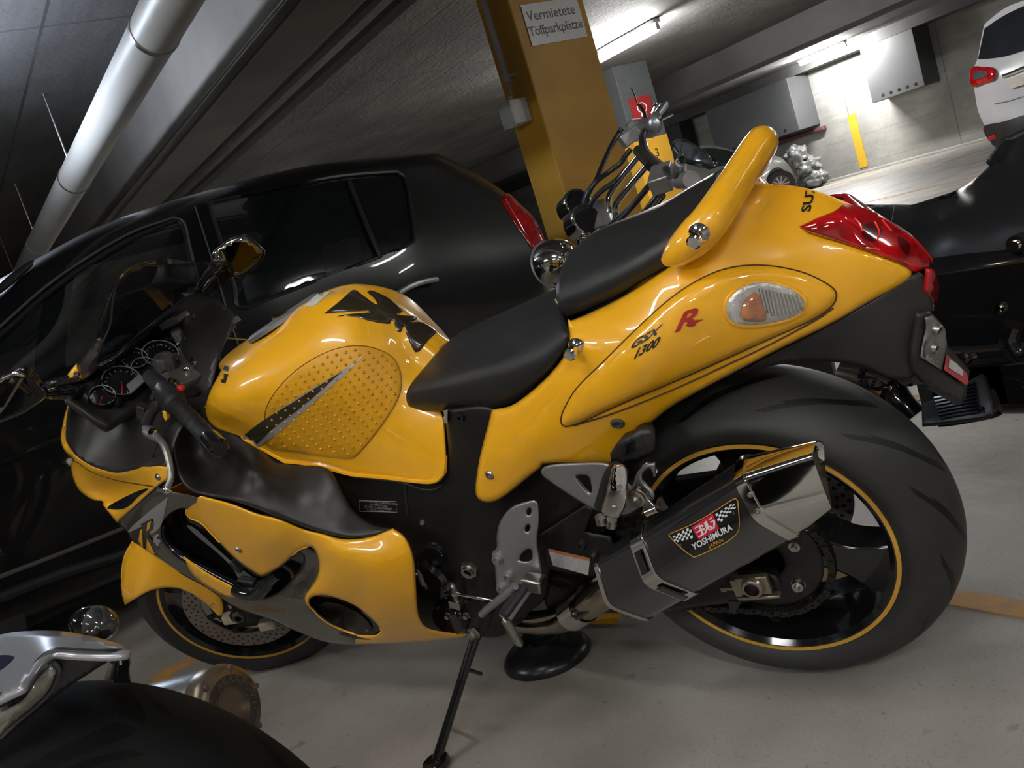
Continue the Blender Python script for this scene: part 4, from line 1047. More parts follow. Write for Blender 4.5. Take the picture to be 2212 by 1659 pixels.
# ------------------------------------------------------------------ exhaust
CARB = mat('carbon_fibre', (.018, .018, .020), .22, coat=1.0, noise=.1)
nt = CARB.node_tree; pb = nt.nodes['Principled BSDF']
tcn = nt.nodes.new('ShaderNodeTexCoord'); mpn = nt.nodes.new('ShaderNodeMapping'); mpn.inputs['Rotation'].default_value = (0, math.radians(25), 0); mpn.inputs['Scale'].default_value = (1, 1, 1)
ck = nt.nodes.new('ShaderNodeTexChecker'); ck.inputs['Scale'].default_value = 420
ck.inputs['Color1'].default_value = (.006, .006, .007, 1); ck.inputs['Color2'].default_value = (.022, .022, .025, 1)
nt.links.new(tcn.outputs['Object'], mpn.inputs['Vector']); nt.links.new(mpn.outputs['Vector'], ck.inputs['Vector']); nt.links.new(ck.outputs['Color'], pb.inputs['Base Color'])
fS = [(1290, 1196, .185), (1284, 1222, .215), (1311, 1309, .235), (1405, 1344, .195)]
rS = [(1610, 984, .245), (1604, 1031, .290), (1648, 1112, .305), (1734, 1163, .255)]
FS = [b(*q) for q in fS]; RS = [b(*q) for q in rS]
def closed_sec(S):
    T_, A_, B_, D_ = S
    return [T_, A_, B_, D_, D_ + np.array([-.012, .075, .030]), T_ + np.array([-.01, .060, -.040])]
FS = closed_sec(FS); RS = closed_sec(RS)
def sect(t, grow=0.0, A=FS, B=RS, rnd=.22):
    S = [a + (c - a) * t for a, c in zip(A, B)]; c = sum(S) / len(S)
    S = [p + (p - c) / np.linalg.norm(p - c) * grow for p in S]
    out = []; n = len(S)
    for i in range(n):
        p0, p1, p2 = S[i - 1], S[i], S[(i + 1) % n]
        a = p1 + (p0 - p1) * rnd; c2 = p1 + (p2 - p1) * rnd
        for k in range(5):
            u_ = k / 4; out.append((1 - u_) ** 2 * a + 2 * u_ * (1 - u_) * p1 + u_ ** 2 * c2)
    return out
def loft(secs, mb=None, cap=True):
    mb = mb or MB(); n = len(secs[0]); V = [p for s_ in secs for p in s_]
    Fs = [(i * n + k, i * n + (k + 1) % n, (i + 1) * n + (k + 1) % n, (i + 1) * n + k) for i in range(len(secs) - 1) for k in range(n)]
    if cap: Fs += [tuple(range(n))[::-1], tuple(range((len(secs) - 1) * n, len(secs) * n))]
    return mb.add(V, Fs)
sil = empty('silencer'); sil.parent = bike
body = loft([sect(t) for t in np.linspace(0, 1, 9)]).obj('silencer_body', CARB, sil, auto=25)
TG['sil'] = BVHTree.FromPolygons([v.co.copy() for v in body.data.vertices], [tuple(p.vertices) for p in body.data.polygons])
loft([sect(.000 - .004, .003), sect(.022, .003)]).obj('front_band', CHR, sil, auto=25)
loft([sect(.955, .003), sect(1.004, .003)]).obj('rear_band', CHR, sil, auto=25)
cl = loft([sect(.285, .005), sect(.375, .005)]).obj('silencer_clamp', CHR, sil, auto=25, bevel=.001)
for i0, i1, a_, c_ in ((1, 2, .22, .80), (2, 3, .18, .80)):
    S0 = [a + (c - a) * .310 for a, c in zip(FS, RS)]; S1 = [a + (c - a) * .350 for a, c in zip(FS, RS)]
    q = [S0[i0] + (S0[i1] - S0[i0]) * a_, S0[i0] + (S0[i1] - S0[i0]) * c_, S1[i0] + (S1[i1] - S1[i0]) * c_, S1[i0] + (S1[i1] - S1[i0]) * a_]
    nn = np.cross(q[1] - q[0], q[3] - q[0]); nn /= np.linalg.norm(nn)
    if nn[1] > 0: nn = -nn
    MB().prism([p + nn * .0055 for p in q], nn * 0, nn * .0035).obj('clamp_slot', BLKG, sil, bevel=.002)
# end cap
eS = closed_sec([b(1762, 950, .275), b(1753, 984, .305), b(1787, 1076, .315), b(1797, 1104, .295)])
ec_ = MB(); s0 = sect(1.0, .001); s1 = sect(1.0, 0, RS, eS); N_ = 6
secs = [sect(t, 0, RS, eS) for t in np.linspace(0, 1, N_)]
inn = [sect(1.0, -.003, RS, eS), sect(.9, -.010, RS, eS), sect(.6, -.016, RS, eS)]
loft(secs + inn, ec_, cap=False); ec_o = ec_.obj('silencer_end_cap', CHR, sil, auto=25)
loft([sect(.62, -.014, RS, eS), sect(.60, -.014, RS, eS)]).obj('outlet_baffle', mat('sooty_steel', (.12, .10, .075), .5, .6, noise=.3), sil)
for (x, y) in ((1606, 991), (1622, 1068), (1638, 1102), (1697, 1137)): screw(x, y, ['sil'], .0045, sil, m=STL, h=.005)
for (x, y) in ((1284, 1196), (1290, 1264), (1356, 1327)): screw(x, y, ['sil'], .0045, sil, m=STL, h=.006)
# silencer badge
bd = [(1448, 1157), (1454, 1150), (1500, 1130), (1550, 1100), (1584, 1078), (1593, 1078), (1596, 1090), (1597, 1140), (1575, 1165), (1540, 1184), (1505, 1200), (1495, 1199), (1470, 1180)]
bo = decal('silencer_badge', bd, ['sil'], BLKG, bike, .001, step=6, key='badge')
line_on('badge_edge', bd, ['sil'], GOLD, bo, .0007, .0018, closed=True)
decal('badge_red_panel', [(1494, 1139, 'c'), (1540, 1108.5, 'c'), (1554, 1142, 'c'), (1510, 1166, 'c')], ['badge'], mat('badge_red', (.62, .015, .05), .3, coat=.5, noise=.04), bo, .0006, step=5)
uxb = np.array([44, -27.]) ; uyb = np.array([-13, -29.])   # badge red panel axes (right, up)
def bq(u_, v_, c=(1524.5, 1139)): return (c[0] + uxb[0] * u_ + uyb[0] * v_, c[1] + uxb[1] * u_ + uyb[1] * v_)
def bar(u0, v0, u1, v1, w_=.10):
    d = np.array([u1 - u0, v1 - v0]); d /= np.linalg.norm(d); n2 = np.array([-d[1], d[0]]) * w_ / 2
    return [(*bq(u0 + n2[0], v0 + n2[1]), 'c'), (*bq(u1 + n2[0], v1 + n2[1]), 'c'), (*bq(u1 - n2[0], v1 - n2[1]), 'c'), (*bq(u0 - n2[0], v0 - n2[1]), 'c')]
strokes = [(-.43, .33, -.20, .33), (-.43, .02, -.20, .02), (-.43, -.30, -.20, -.30), (-.20, .38, -.20, -.36),
           (-.13, .30, -.06, .14), (-.13, .05, -.06, -.10), (-.12, -.34, .06, -.10), (.06, -.12, .06, .32),
           (.13, .36, .11, -.22), (.11, -.30, .26, -.30), (.20, -.05, .27, -.34), (.29, .34, .44, .34), (.28, .12, .46, .12), (.46, .14, .40, -.16), (.40, -.14, .31, -.36)]
decals('badge_characters', [bar(*s_, .085) for s_ in strokes], ['badge'], WHT, bo, .0012, step=8)
chk = []
for side in (0, 1):
    for i in range(8):
        for j in range(4):
            if (i + j) % 2: continue
            if side == 0: o_ = np.array([1454., 1158.]); eu = np.array([4.9, -2.7]); ev = np.array([1.2, 3.6 + .35 * i])
            else: o_ = np.array([1546., 1110.]); eu = np.array([5.0, -3.2]); ev = np.array([1.9 - .1 * i, 5.2 - .32 * i])
            q0 = o_ + eu * i + ev * j
            chk.append([(*q0, 'c'), (*(q0 + eu), 'c'), (*(q0 + eu + ev), 'c'), (*(q0 + ev), 'c')])
decals('badge_checks', chk, ['badge'], WHT, bo, .0012, step=8)
text_on('badge_lettering', 'YOSHIMURA', (1539, 1160), (15.0, -8.0), (-6.5, -17.5), ['badge'], WHT, bo, .0012, bold=.03)
text_on('badge_lettering', 'JAPAN', (1547, 1172), (11.0, -5.2), (-4, -10), ['badge'], GOLD, bo, .0012, bold=.02)
for (x, y) in ((1470, 1177), (1585, 1108)): screw(x, y, ['badge'], .0022, bo, h=.002)
# link pipes
lp = MB()
lp.tube(crom([np.append(b(1040, 1345, .04), .020), np.append(b(1110, 1347, .06), .020), np.append(b(1165, 1352, .08), .020), np.append(b(1215, 1345, .11), .022), np.append(b(1250, 1322, .145), .026), np.append(b(1288, 1292, .175), .030), np.append(b(1330, 1262, .20), .032)], 6)[:, :3],
        crom([np.append(b(1040, 1345, .04), .020), np.append(b(1110, 1347, .06), .020), np.append(b(1165, 1352, .08), .020), np.append(b(1215, 1345, .11), .022), np.append(b(1250, 1322, .145), .026), np.append(b(1288, 1292, .175), .030), np.append(b(1330, 1262, .20), .032)], 6)[:, 3], 24)
PIPE = mat('warm_steel_pipe', (.50, .43, .33), .16, 1.0, noise=.2, nscale=14)
lpo = lp.obj('exhaust_pipe', PIPE, bike)
l2_ = MB(); l2_.tube(crom([b(1080, 1318, .05), b(1140, 1333, .07), b(1205, 1326, .10), b(1240, 1300, .13), b(1262, 1280, .15)], 6), .015, 18); l2_.obj('exhaust_pipe', PIPE, bike)
ban = MB(); ban.tube([b(1236, 1326, .14), b(1262, 1307, .155)], [.034, .034], 28, caps=False); ban.obj('pipe_clamp_band', CHR, lpo)
rod = MB(); rod.cyl(b(1246, 1333, .185), b(1284, 1310, .20), .0065); rod.sphere(b(1240, 1327, .185), .007, 8); rod.obj('clamp_bolt', BLKG, lpo)
# lower edge of the far-side belly pan
for pts in ([(1255, 1343), (1335, 1334), (1338, 1340), (1325, 1347), (1255, 1349)], [(1050, 1364), (1062, 1364), (1067, 1369), (1060, 1373), (1048, 1372)]):
    MB().prism([b(x, y, -.14) for x, y in pts], (0, 0, 0), (0, .02, 0)).obj('belly_pan_edge', YEL, bike)

# ------------------------------------------------------------------ undertail and number plate
utF = Field(TS([(1600, 800, .105), (1702, 783, .10), (1828, 785, .095), (1923, 816, .085), (1975, 800, .075), (1980, 700, .07), (2010, 660, .05), (2005, 620, .045), (1965, 600, .05), (1880, 655, .085), (1750, 725, .11), (1620, 790, .12), (1850, 720, .10)]))
ut = panel('undertail_fender', [(1560, 815), (1640, 775), (1760, 712), (1880, 646), (1960, 595), (1990, 590), (2008, 628), (2016, 668), (1995, 690), (1985, 740), (1982, 790), (1968, 818), (1925, 818), (1876, 798), (1828, 786), (1765, 779), (1702, 784), (1639, 797), (1590, 808)], utF, BLKM, bike, .004, step=11, roll=(9, .008), key='ut', mirror='both')
MB().box((.26, 0, .69), (.20, .07, .03), rotm((0, 1, 0), .45)).obj('fender_underside', BLKM, bike)
MB().box((.325, 0, .62), (.02, .08, .12), rotm((0, 1, 0), .1)).obj('fender_rear_wall', BLKM, bike)
refl = panel('rear_reflector', [(2012, 581, 'c'), (2020, 583, 'c'), (2030, 617, 'c'), (2025, 652, 'c'), (2018, 671, 'c'), (2006, 630, 'c')], [(2012, 581, .03), (2030, 617, -.03), (2018, 671, .0), (2006, 630, .035)], REDL, bike, .008, step=8, key='rfl')
ph = panel('plate_holder', [(1989, 681, 'c'), (2014, 677, 'c'), (2040, 705, 'c'), (2043, 742, 'c'), (2095, 800, 'c'), (2087, 858, 'c'), (2076, 874, 'c'), (2012, 837, 'c'), (1979, 802, 'c'), (1978, 768, 'c')],
           [(1989, 681, .07), (2014, 677, .05), (2040, 705, .0), (2095, 800, -.08), (2076, 874, -.03), (1979, 802, .07), (1978, 768, .075)], BLKM, bike, .010, step=9, key='ph')
pbk = decal('plate_bracket', [(1995, 684, 'c'), (2011, 680, 'c'), (2036, 708, 'c'), (2040, 742, 'c'), (2028, 798, 'c'), (1984, 770, 'c'), (1990, 735), (1996, 710)], ['ph'], ALU, ph, .004, step=7, thick=.002, key='pbk')
decal('bracket_metal_bar', [(2000, 735, 'c'), (2036, 752, 'c'), (2028, 794, 'c'), (1988, 768, 'c')], ['pbk'], mat('brushed_metal', (.22, .21, .19), .4, .7, noise=.1), ph, .002, step=7)  # darker grey metal bar across the lower plate bracket
decal('plate_sticker', [(2038, 764, 'c'), (2082, 806, 'c'), (2086, 826, 'c'), (2080, 832, 'c'), (2032, 798, 'c')], ['ph'], mat('sticker_red', (.55, .03, .04), .3, coat=.6, noise=.1), ph, .005, step=6, key='stk')
decal('plate_sticker_mark', [(2042, 774, 'c'), (2058, 784, 'c'), (2072, 800, 'c'), (2070, 812, 'c'), (2050, 800, 'c'), (2040, 792, 'c')], ['ph'], mat('sticker_white', (.60, .62, .58), .35, noise=.3), ph, .0062, step=6)
for (x, y) in ((2020, 710), (2014, 750)): screw(x, y, ['pbk'], .009, ph, m=STL, h=.008)
text_on('holder_lettering', 'HSIH', (2005, 778), (11, 7), (4, -16), ['ph'], mat('lettering_grey', (.5, .5, .5), .4, noise=.1), ph, .006, bold=.02)
# ------------------------------------------------------------------ cockpit
def onp(px, py, p0, n):
    o, d = BK.rayl(px, py); n = np.array(n)
    return o + d * (((np.array(p0) - o) @ n) / (d @ n))
GN = np.array([.78, -.10, .62]); GN /= np.linalg.norm(GN)
GP = b(300, 800, .075)
DIAL = mat('dial_black', (.010, .010, .012), .25, coat=.6, noise=.1)
def gauge(cx, cy, s, r, nt_, parent, needle=None):
    c = onp(cx, cy, GP, GN)
    g = MB().lathe([(0, .0), (r * .90, .0), (r * .93, .008), (r, .008), (r * 1.04, .0), (r * 1.04, -.03)], c, GN, 40).obj('gauge', BLKG, parent)
    MB().lathe([(r * .93, .0085), (r * .985, .0095), (r * 1.0, .0085)], c, GN, 40).obj('gauge_ring', GRYP, g)
    MB().lathe([(0, .001), (r * .88, .001)], c, GN, 32).obj('gauge_dial', DIAL, g)
    u = np.cross(GN, [0, 1.0, 0]); u /= np.linalg.norm(u); v = np.cross(GN, u)
    tk = MB()
    for k in range(nt_):
        a = 2 * PI * k / nt_
        e = math.cos(a) * u + math.sin(a) * v; t = -math.sin(a) * u + math.cos(a) * v
        tk.box(c + e * r * .76 + GN * .0018, (r * .14, .0016, .0006), np.stack([e, t, GN], 1))
    tk.obj('gauge_ticks', mat('tick_grey', (.30, .30, .30), .5, noise=.05), g)
    if needle is not None:
        e = math.cos(needle) * u + math.sin(needle) * v; t = -math.sin(needle) * u + math.cos(needle) * v
        MB().box(c + e * r * .38 + GN * .003, (r * .8, .0022, .001), np.stack([e, t, GN], 1)).obj('gauge_needle', REDP, g)
    return g
bin_ = MB(); bin_.box(onp(290, 808, GP, GN) - GN * .035, (.03, .30, .13), np.stack([GN, np.array([0, 1.0, 0]), np.cross(GN, [0, 1.0, 0])], 1))
inst = bin_.obj('instrument_panel', BLKM, bike, bevel=.02, seg=3)
gauge(262, 826, .085, .043, 16, bike, 2.4)
gauge(346, 768, -.045, .042, 20, bike)
gauge(221, 858, .155, .028, 6, bike, 2.1)
gauge(312, 798, .015, .030, 4, bike)
gauge(291, 778, .02, .030, 8, bike)
for (x, y, s) in ((213, 830, .15), (255, 868, .12), (361, 735, -.08)): MB().lathe([(0, .014), (.006, .014), (.009, .010), (.010, -.01)], onp(x, y, GP, GN), GN, 16).obj('trip_button', BLKG, inst)
# top clamp lies square to the steering axis
stem = b(427, 785, 0)
TP = stem + SAX * .002
tc_ = [(368, 757), (392, 744), (420, 748), (447, 764), (450, 778), (437, 806), (415, 820), (392, 828), (365, 827), (347, 820), (345, 806), (377, 790), (385, 773)]
R_ = outline(tc_, 5); V2_, F2_ = fill2d(R_, (), 8)
top_ = [onp(x, y, TP, SAX) for x, y in V2_]
me_ = finish('top_clamp', top_, F2_, GRYM, bike, .022, 'clamp', auto=30)
me_.modifiers.new('bv', 'BEVEL').width = .002
MB().lathe([(0, .010), (.007, .010), (.009, .014), (.013, .014), (.016, .008), (.018, .0)], onp(427, 786, TP, SAX), SAX, 24).obj('stem_nut', CHR, me_)
for (x, y) in ((426, 751), (405, 802), (359, 804), (385, 750)):
    MB().lathe([(.003, .004), (.006, .008), (.0095, .006), (.010, .0)], onp(x, y, TP, SAX), SAX, 16).obj('clamp_bolt', CHR, me_)
BRASS = mat('brass', (.50, .36, .18), .25, 1.0, noise=.15)
for (x, y) in ((371, 828), (414, 733)):
    MB().lathe([(0, .012), (.005, .012), (.006, .006), (.013, .005), (.015, 0), (.02, -.01)], onp(x, y, TP + SAX * .004, SAX), SAX, 6).obj('fork_adjuster', BRASS, me_)
key_ = MB(); q0 = onp(355, 778, TP + SAX * .02, SAX)
key_.lathe([(0, .006), (.012, .006), (.014, .012), (.022, .012), (.026, .004), (.027, -.03)], q0, SAX, 8); key_.obj('ignition_switch', GRYM, bike)
fl_ = MB(); fl_.lathe([(0, .010), (.020, .010), (.023, .004), (.024, -.02)], b(403, 687, -.09), SAX, 24); fl_.obj('fluid_reservoir', BLKM, bike)
MB().lathe([(0, .004), (.008, .004), (.009, .0), (.011, -.002)], b(403, 686, -.088) + SAX * .008, SAX, 24).obj('reservoir_cap', GRYP, bike)
MB().lathe([(0, .014), (.012, .014), (.014, .010), (.015, -.04)], b(384, 722, -.06), SAX + np.array([0, -.3, 0]), 20).obj('fork_cap', GRYP, bike)
MB().box(b(376, 690, -.06), (.05, .07, .02), rotm((0, 0, 1), .4)).obj('reservoir_bracket', BLKM, bike, bevel=.004)
tg_ = MB(); qa = [onp(x, y, b(293, 828, .12), (.75, -.1, .66)) for x, y in ((273, 831), (302, 807), (314, 822), (283, 850))]
tg_.prism(qa, (0, 0, 0), -.004 * GN); tg_.obj('toll_tag', GRYP, bike, bevel=.001)
# left bar
g0, g1 = b(374, 868, .215), b(474, 968, .335)
hd = g1 - g0; hd /= np.linalg.norm(hd)
MB().cyl(b(352, 838, .15), g0, .013).obj('handlebar_stub', BLKM, bike)
bc = MB(); bc.tube([b(324, 812, .11), b(345, 833, .135), b(356, 843, .155)], [.017, .02, .018], 20); bc.obj('bar_clamp', BLKM, bike)
grp = MB(); LG = np.linalg.norm(g1 - g0)
rr_ = []; pp_ = []
for t in np.linspace(0, 1, 40):
    pp_.append(g0 + (g1 - g0) * t); rr_.append(.0235 if t < .06 else (.0175 + .0012 * math.sin(t * 60) * (t < .7) + (.001 if t > .82 else 0)))
grp.tube(pp_, rr_, 28); gr_o = grp.obj('hand_grip', RUB, bike)
MB().tube([g0 + (g1 - g0) * .80, g0 + (g1 - g0) * .82, g1, g1 + hd * .006], [.018, .0195, .0195, .014], 24).obj('bar_end_weight', BLKG, gr_o)
sw = MB(); sw.tube([b(354, 840, .17), b(358, 848, .18), b(375, 868, .21), b(380, 874, .218)], [.020, .026, .027, .022], 24)
swo = sw.obj('switch_housing', BLKM, bike)
for (x, y, r_) in ((365, 866, .009), (350, 862, .006), (385, 852, .006)): MB().sphere(b(x, y, .205), r_, 8).obj('switch_button', BLKG, swo)
MB().box(b(391, 838, .19), (.014, .010, .010), rotm((0, 1, 0), .5)).obj('red_switch', REDP, swo, bevel=.002)
MB().prism([b(350, 888, .235), b(358, 892, .235), b(362, 904, .235), b(357, 911, .235), b(352, 900, .235)], (0, 0, 0), (0, .01, 0)).obj('yellow_switch', mat('switch_yellow', (.75, .40, .03), .35, noise=.05), swo, bevel=.001)
MB().box(b(341, 848, .19), (.03, .03, .012), rotm((0, 1, 0), -.5)).obj('mirror_block', BLKG, swo, bevel=.002)
per = MB(); per.tube(crom([b(348, 872, .21), b(335, 880, .215), b(325, 895, .22), b(316, 915, .225)], 4), .012, 12); per.box(b(310, 885, .21), (.025, .02, .025), rotm((0, 1, 0), .6)); per.obj('lever_perch', BLKM, bike, bevel=.002)
lv = [(316, 920, .228, .009), (322, 932, .235, .0135), (332, 940, .245, .0115), (343, 948, .262, .008), (353, 960, .275, .0075), (361, 980, .29, .0072), (367, 1005, .305, .0068), (370, 1030, .32, .0064), (364, 1048, .33, .007), (361, 1056, .333, .0095)]
LP_ = crom(np.array([np.append(b(x, y, s), r_) for x, y, s, r_ in lv]), 5)
lvo = MB().tube(LP_[:, :3], LP_[:, 3], 14).obj('clutch_lever', ALU, bike)
MB().sphere(b(361, 1057, .335), .0095, 10).obj('lever_tip', CHR, lvo)
MB().lathe([(0, .006), (.007, .006), (.009, .003), (.010, -.01)], b(330, 934, .252), (.3, -.6, .7), 18).obj('lever_pivot_bolt', CHR, lvo)
MB().tube(crom([b(342, 958, .27), b(334, 975, .26), b(330, 990, .25), b(329, 1006, .25)], 4), .0016, 6).obj('clutch_cable', BLK, bike)
# right bar
rb = MB(); rb.tube([b(400, 712, -.10), b(425, 700, -.15), b(440, 692, -.19), b(462, 705, -.24), b(478, 715, -.27)], [.017, .021, .027, .022, .018], 20); rbo = rb.obj('throttle_housing', BLKM, bike)
MB().box(b(446, 662, -.19), (.022, .014, .010), rotm((0, 1, 0), -.2)).obj('red_switch', REDP, rbo, bevel=.002)
mc = MB(); mc.box(b(500, 700, -.27), (.05, .03, .018), rotm((0, 1, 0), -.3)); mc.obj('lever_mount', STL, rbo, bevel=.003)
bl = MB(); bl.tube(crom([b(505, 703, -.28), b(495, 715, -.30), b(490, 728, -.31), b(478, 742, -.32), b(460, 750, -.32)], 5), .006, 10); bl.obj('brake_lever', ALU, rbo)
for pts in ([(392, 722, -.05), (420, 712, -.12), (450, 735, -.13), (470, 732, -.25)], [(400, 730, -.05), (430, 745, -.1), (445, 725, -.2), (480, 726, -.28)], [(440, 760, .0), (450, 740, -.15), (470, 725, -.26)]):
    MB().tube(crom([b(*q) for q in pts], 5), .004, 8).obj('brake_hose', BLKM, bike)
MB().tube(crom([b(470, 728, -.28), b(520, 733, -.30), b(600, 738, -.28)], 6), .0022, 6).obj('yellow_cable', mat('cable_yellow', (.6, .45, .03), .4, noise=.05), bike)
# mirrors
MIR = mat('mirror_glass', (.42, .38, .32), .03, 1.0, noise=.02)
rm_ = [(459, 546), (472, 533), (494, 518), (518, 509), (535, 508), (556, 524), (573, 541), (572, 553), (566, 565), (544, 587), (520, 600), (506, 602), (490, 590), (475, 575), (462, 564)]
rmF = [(459, 546, -.36), (535, 508, -.42), (573, 545, -.44), (506, 602, -.38)]
mr = panel('right_mirror', rm_, rmF, BLKG, bike, .03, step=7, roll=(5, .006), key='rm')
panel('mirror_glass', [((x - 516) * .90 + 515, (y - 555) * .88 + 554) for x, y in rm_], [(459, 546, -.350), (535, 508, -.412), (573, 545, -.434), (506, 602, -.372)], MIR, mr, .002, step=9)
MB().tube(crom([b(476, 572, -.36), b(462, 585, -.30), b(448, 602, -.24), b(436, 620, -.20), b(428, 632, -.17)], 4), [.022] * 4 + [.016] * 4 + [.014] * 5 + [.012] * 4, 14).obj('mirror_stalk', BLKG, mr)
lm_ = [(-25, 828, 'c'), (0, 817), (37, 800, 'c'), (59, 808), (80, 826), (101, 847), (102, 856), (80, 874), (54, 893), (25, 906), (0, 916), (-25, 925, 'c')]
lmF = [(0, 817, .44), (59, 808, .42), (102, 850, .40), (0, 916, .44)]
ml = panel('left_mirror', lm_, lmF, BLKG, bike, .03, step=8, roll=(5, .006), key='lm')
panel('mirror_glass', [(-25, 831, 'c'), (0, 820, 'c'), (35, 804, 'c'), (55, 812, 'c'), (40, 835), (8, 885), (-25, 915, 'c')], [(0, 817, .448), (59, 808, .428), (102, 850, .408), (0, 916, .448)], MIR, ml, .002, step=9)
MB().prism([b(56, 812, .415), b(59, 812, .415), b(10, 896, .43), (b(4, 896, .43))], (0, 0, 0), (0, -.004, .0)).obj('mirror_edge', GRYP, ml)
MB().tube(crom([b(92, 848, .385), b(112, 843, .35), b(135, 839, .28), b(158, 836, .20)], 5), [.012, .014, .016, .017, .018, .019, .020, .021, .022, .023, .024, .025, .026, .026, .026, .026], 16).obj('mirror_stalk', BLKG, ml)
# ------------------------------------------------------------------ concrete
def concrete(name, c1, c2, scale=1.2, rough=.75, bump=.25, spots=None, seam=None, streak=None):
    m = mat(name, c1, rough, col2=c2, nscale=scale, bump=bump, bscale=22)
    nt = m.node_tree; b_ = nt.nodes['Principled BSDF']; tc = [n for n in nt.nodes if n.type == 'TEX_COORD'][0]
    def mult(fac_socket, col, amt=1.0):
        mx = nt.nodes.new('ShaderNodeMix'); mx.data_type = 'RGBA'
        nt.links.new(b_.inputs['Base Color'].links[0].from_socket, mx.inputs['A']); mx.inputs['B'].default_value = (*col, 1)
        if amt != 1.0:
            mm = nt.nodes.new('ShaderNodeMath'); mm.operation = 'MULTIPLY'; mm.inputs[1].default_value = amt; nt.links.new(fac_socket, mm.inputs[0]); fac_socket = mm.outputs[0]
        nt.links.new(fac_socket, mx.inputs['Factor']); nt.links.new(mx.outputs['Result'], b_.inputs['Base Color'])
    def noise_mask(sc, lo, hi, detail=3, vec=None):
        n = nt.nodes.new('ShaderNodeTexNoise'); n.inputs['Scale'].default_value = sc; n.inputs['Detail'].default_value = detail
        nt.links.new(vec or tc.outputs['Object'], n.inputs['Vector'])
        r_ = nt.nodes.new('ShaderNodeMapRange'); r_.inputs['From Min'].default_value = lo; r_.inputs['From Max'].default_value = hi
        nt.links.new(n.outputs['Fac'], r_.inputs['Value']); return r_.outputs['Result']
    if spots: 
        mult(noise_mask(9.0, .70, .76, 4), spots, .7); mult(noise_mask(38.0, .70, .76, 2), spots, .5); mult(noise_mask(160.0, .60, .70, 2), spots, .35)
        mult(noise_mask(2.2, .50, .75, 5), spots, .30)
    if seam:   # thin board joints along one axis
        sp = nt.nodes.new('ShaderNodeSeparateXYZ'); nt.links.new(tc.outputs['Object'], sp.inputs[0])
        for axis, period, wd, amt in seam:
            a = nt.nodes.new('ShaderNodeMath'); a.operation = 'DIVIDE'; nt.links.new(sp.outputs[axis], a.inputs[0]); a.inputs[1].default_value = period
            f = nt.nodes.new('ShaderNodeMath'); f.operation = 'FRACT'; nt.links.new(a.outputs[0], f.inputs[0])
            l = nt.nodes.new('ShaderNodeMath'); l.operation = 'LESS_THAN'; nt.links.new(f.outputs[0], l.inputs[0]); l.inputs[1].default_value = wd / period
            mult(l.outputs[0], tuple(x * .25 for x in c1), amt)
    if streak:
        mp = nt.nodes.new('ShaderNodeMapping'); mp.inputs['Scale'].default_value = streak; nt.links.new(tc.outputs['Object'], mp.inputs['Vector'])
        mult(noise_mask(3.0, .45, .7, 5, mp.outputs['Vector']), tuple(x * .55 for x in c1), .6)
    return m
FLOORM = concrete('floor_concrete', (.40, .375, .34), (.30, .275, .24), 2.2, .5, .2, spots=(.10, .085, .07))
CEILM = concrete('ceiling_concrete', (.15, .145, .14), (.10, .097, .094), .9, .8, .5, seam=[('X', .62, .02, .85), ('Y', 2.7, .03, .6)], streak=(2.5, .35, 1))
WALLM = concrete('wall_concrete', (.36, .355, .33), (.25, .245, .23), .8, .8, .5, spots=(.10, .10, .09), seam=[('Y', 2.45, .03, .6), ('Z', .62, .012, .35)], streak=(1, .4, 2.0))
YELP = concrete('pillar_yellow', (.50, .27, .022), (.42, .215, .02), 2.0, .5, .12)
def slab(name, lo, hi, m, kind='structure', parent=None, bevel=0, **kw):
    c = [(a + b_) / 2 for a, b_ in zip(lo, hi)]; s_ = [b_ - a for a, b_ in zip(lo, hi)]
    mb = MB(); mb.box((0, 0, 0), s_)
    o = mb.obj(name, m, parent, bevel=bevel, smooth=False, auto=None)
    o.location = c
    if kind: o['kind'] = kind
    for k, v in kw.items(): o[k] = v
    return o
slab('floor', (-8, -8, -.15), (19.0, 30, 0.0), FLOORM)
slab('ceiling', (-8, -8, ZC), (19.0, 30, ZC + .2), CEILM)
slab('wall_right', (19.0, -8, -.15), (19.3, 30, ZC + .2), WALLM)
slab('wall_left', (-8.3, -8, -.15), (-8.0, 30, ZC + .2), WALLM)
slab('wall_front', (-8, 30, -.15), (19, 30.3, ZC + .2), WALLM)
slab('wall_back', (-8, -8.3, -.15), (19, -8, ZC + .2), WALLM)
slab('baseboard_right', (18.82, -8, 0), (19.0, 30, .05), concrete('kerb', (.42, .41, .38), (.36, .35, .32), 2), bevel=.01)
# downstand beams along the hall
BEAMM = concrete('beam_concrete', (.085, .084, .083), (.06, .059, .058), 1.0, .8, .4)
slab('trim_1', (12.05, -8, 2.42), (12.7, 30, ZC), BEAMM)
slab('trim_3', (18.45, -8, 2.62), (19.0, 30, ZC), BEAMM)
# pillar with sign
PX0, PX1, PY0, PY1 = 4.03, 4.69, 5.2, 5.56
pil = slab('pillar', (PX0, PY0, 0), (PX1, PY1, ZC), YELP, None, bevel=.012, label='yellow painted concrete pillar carrying the white sign and grey conduit', category='pillar')
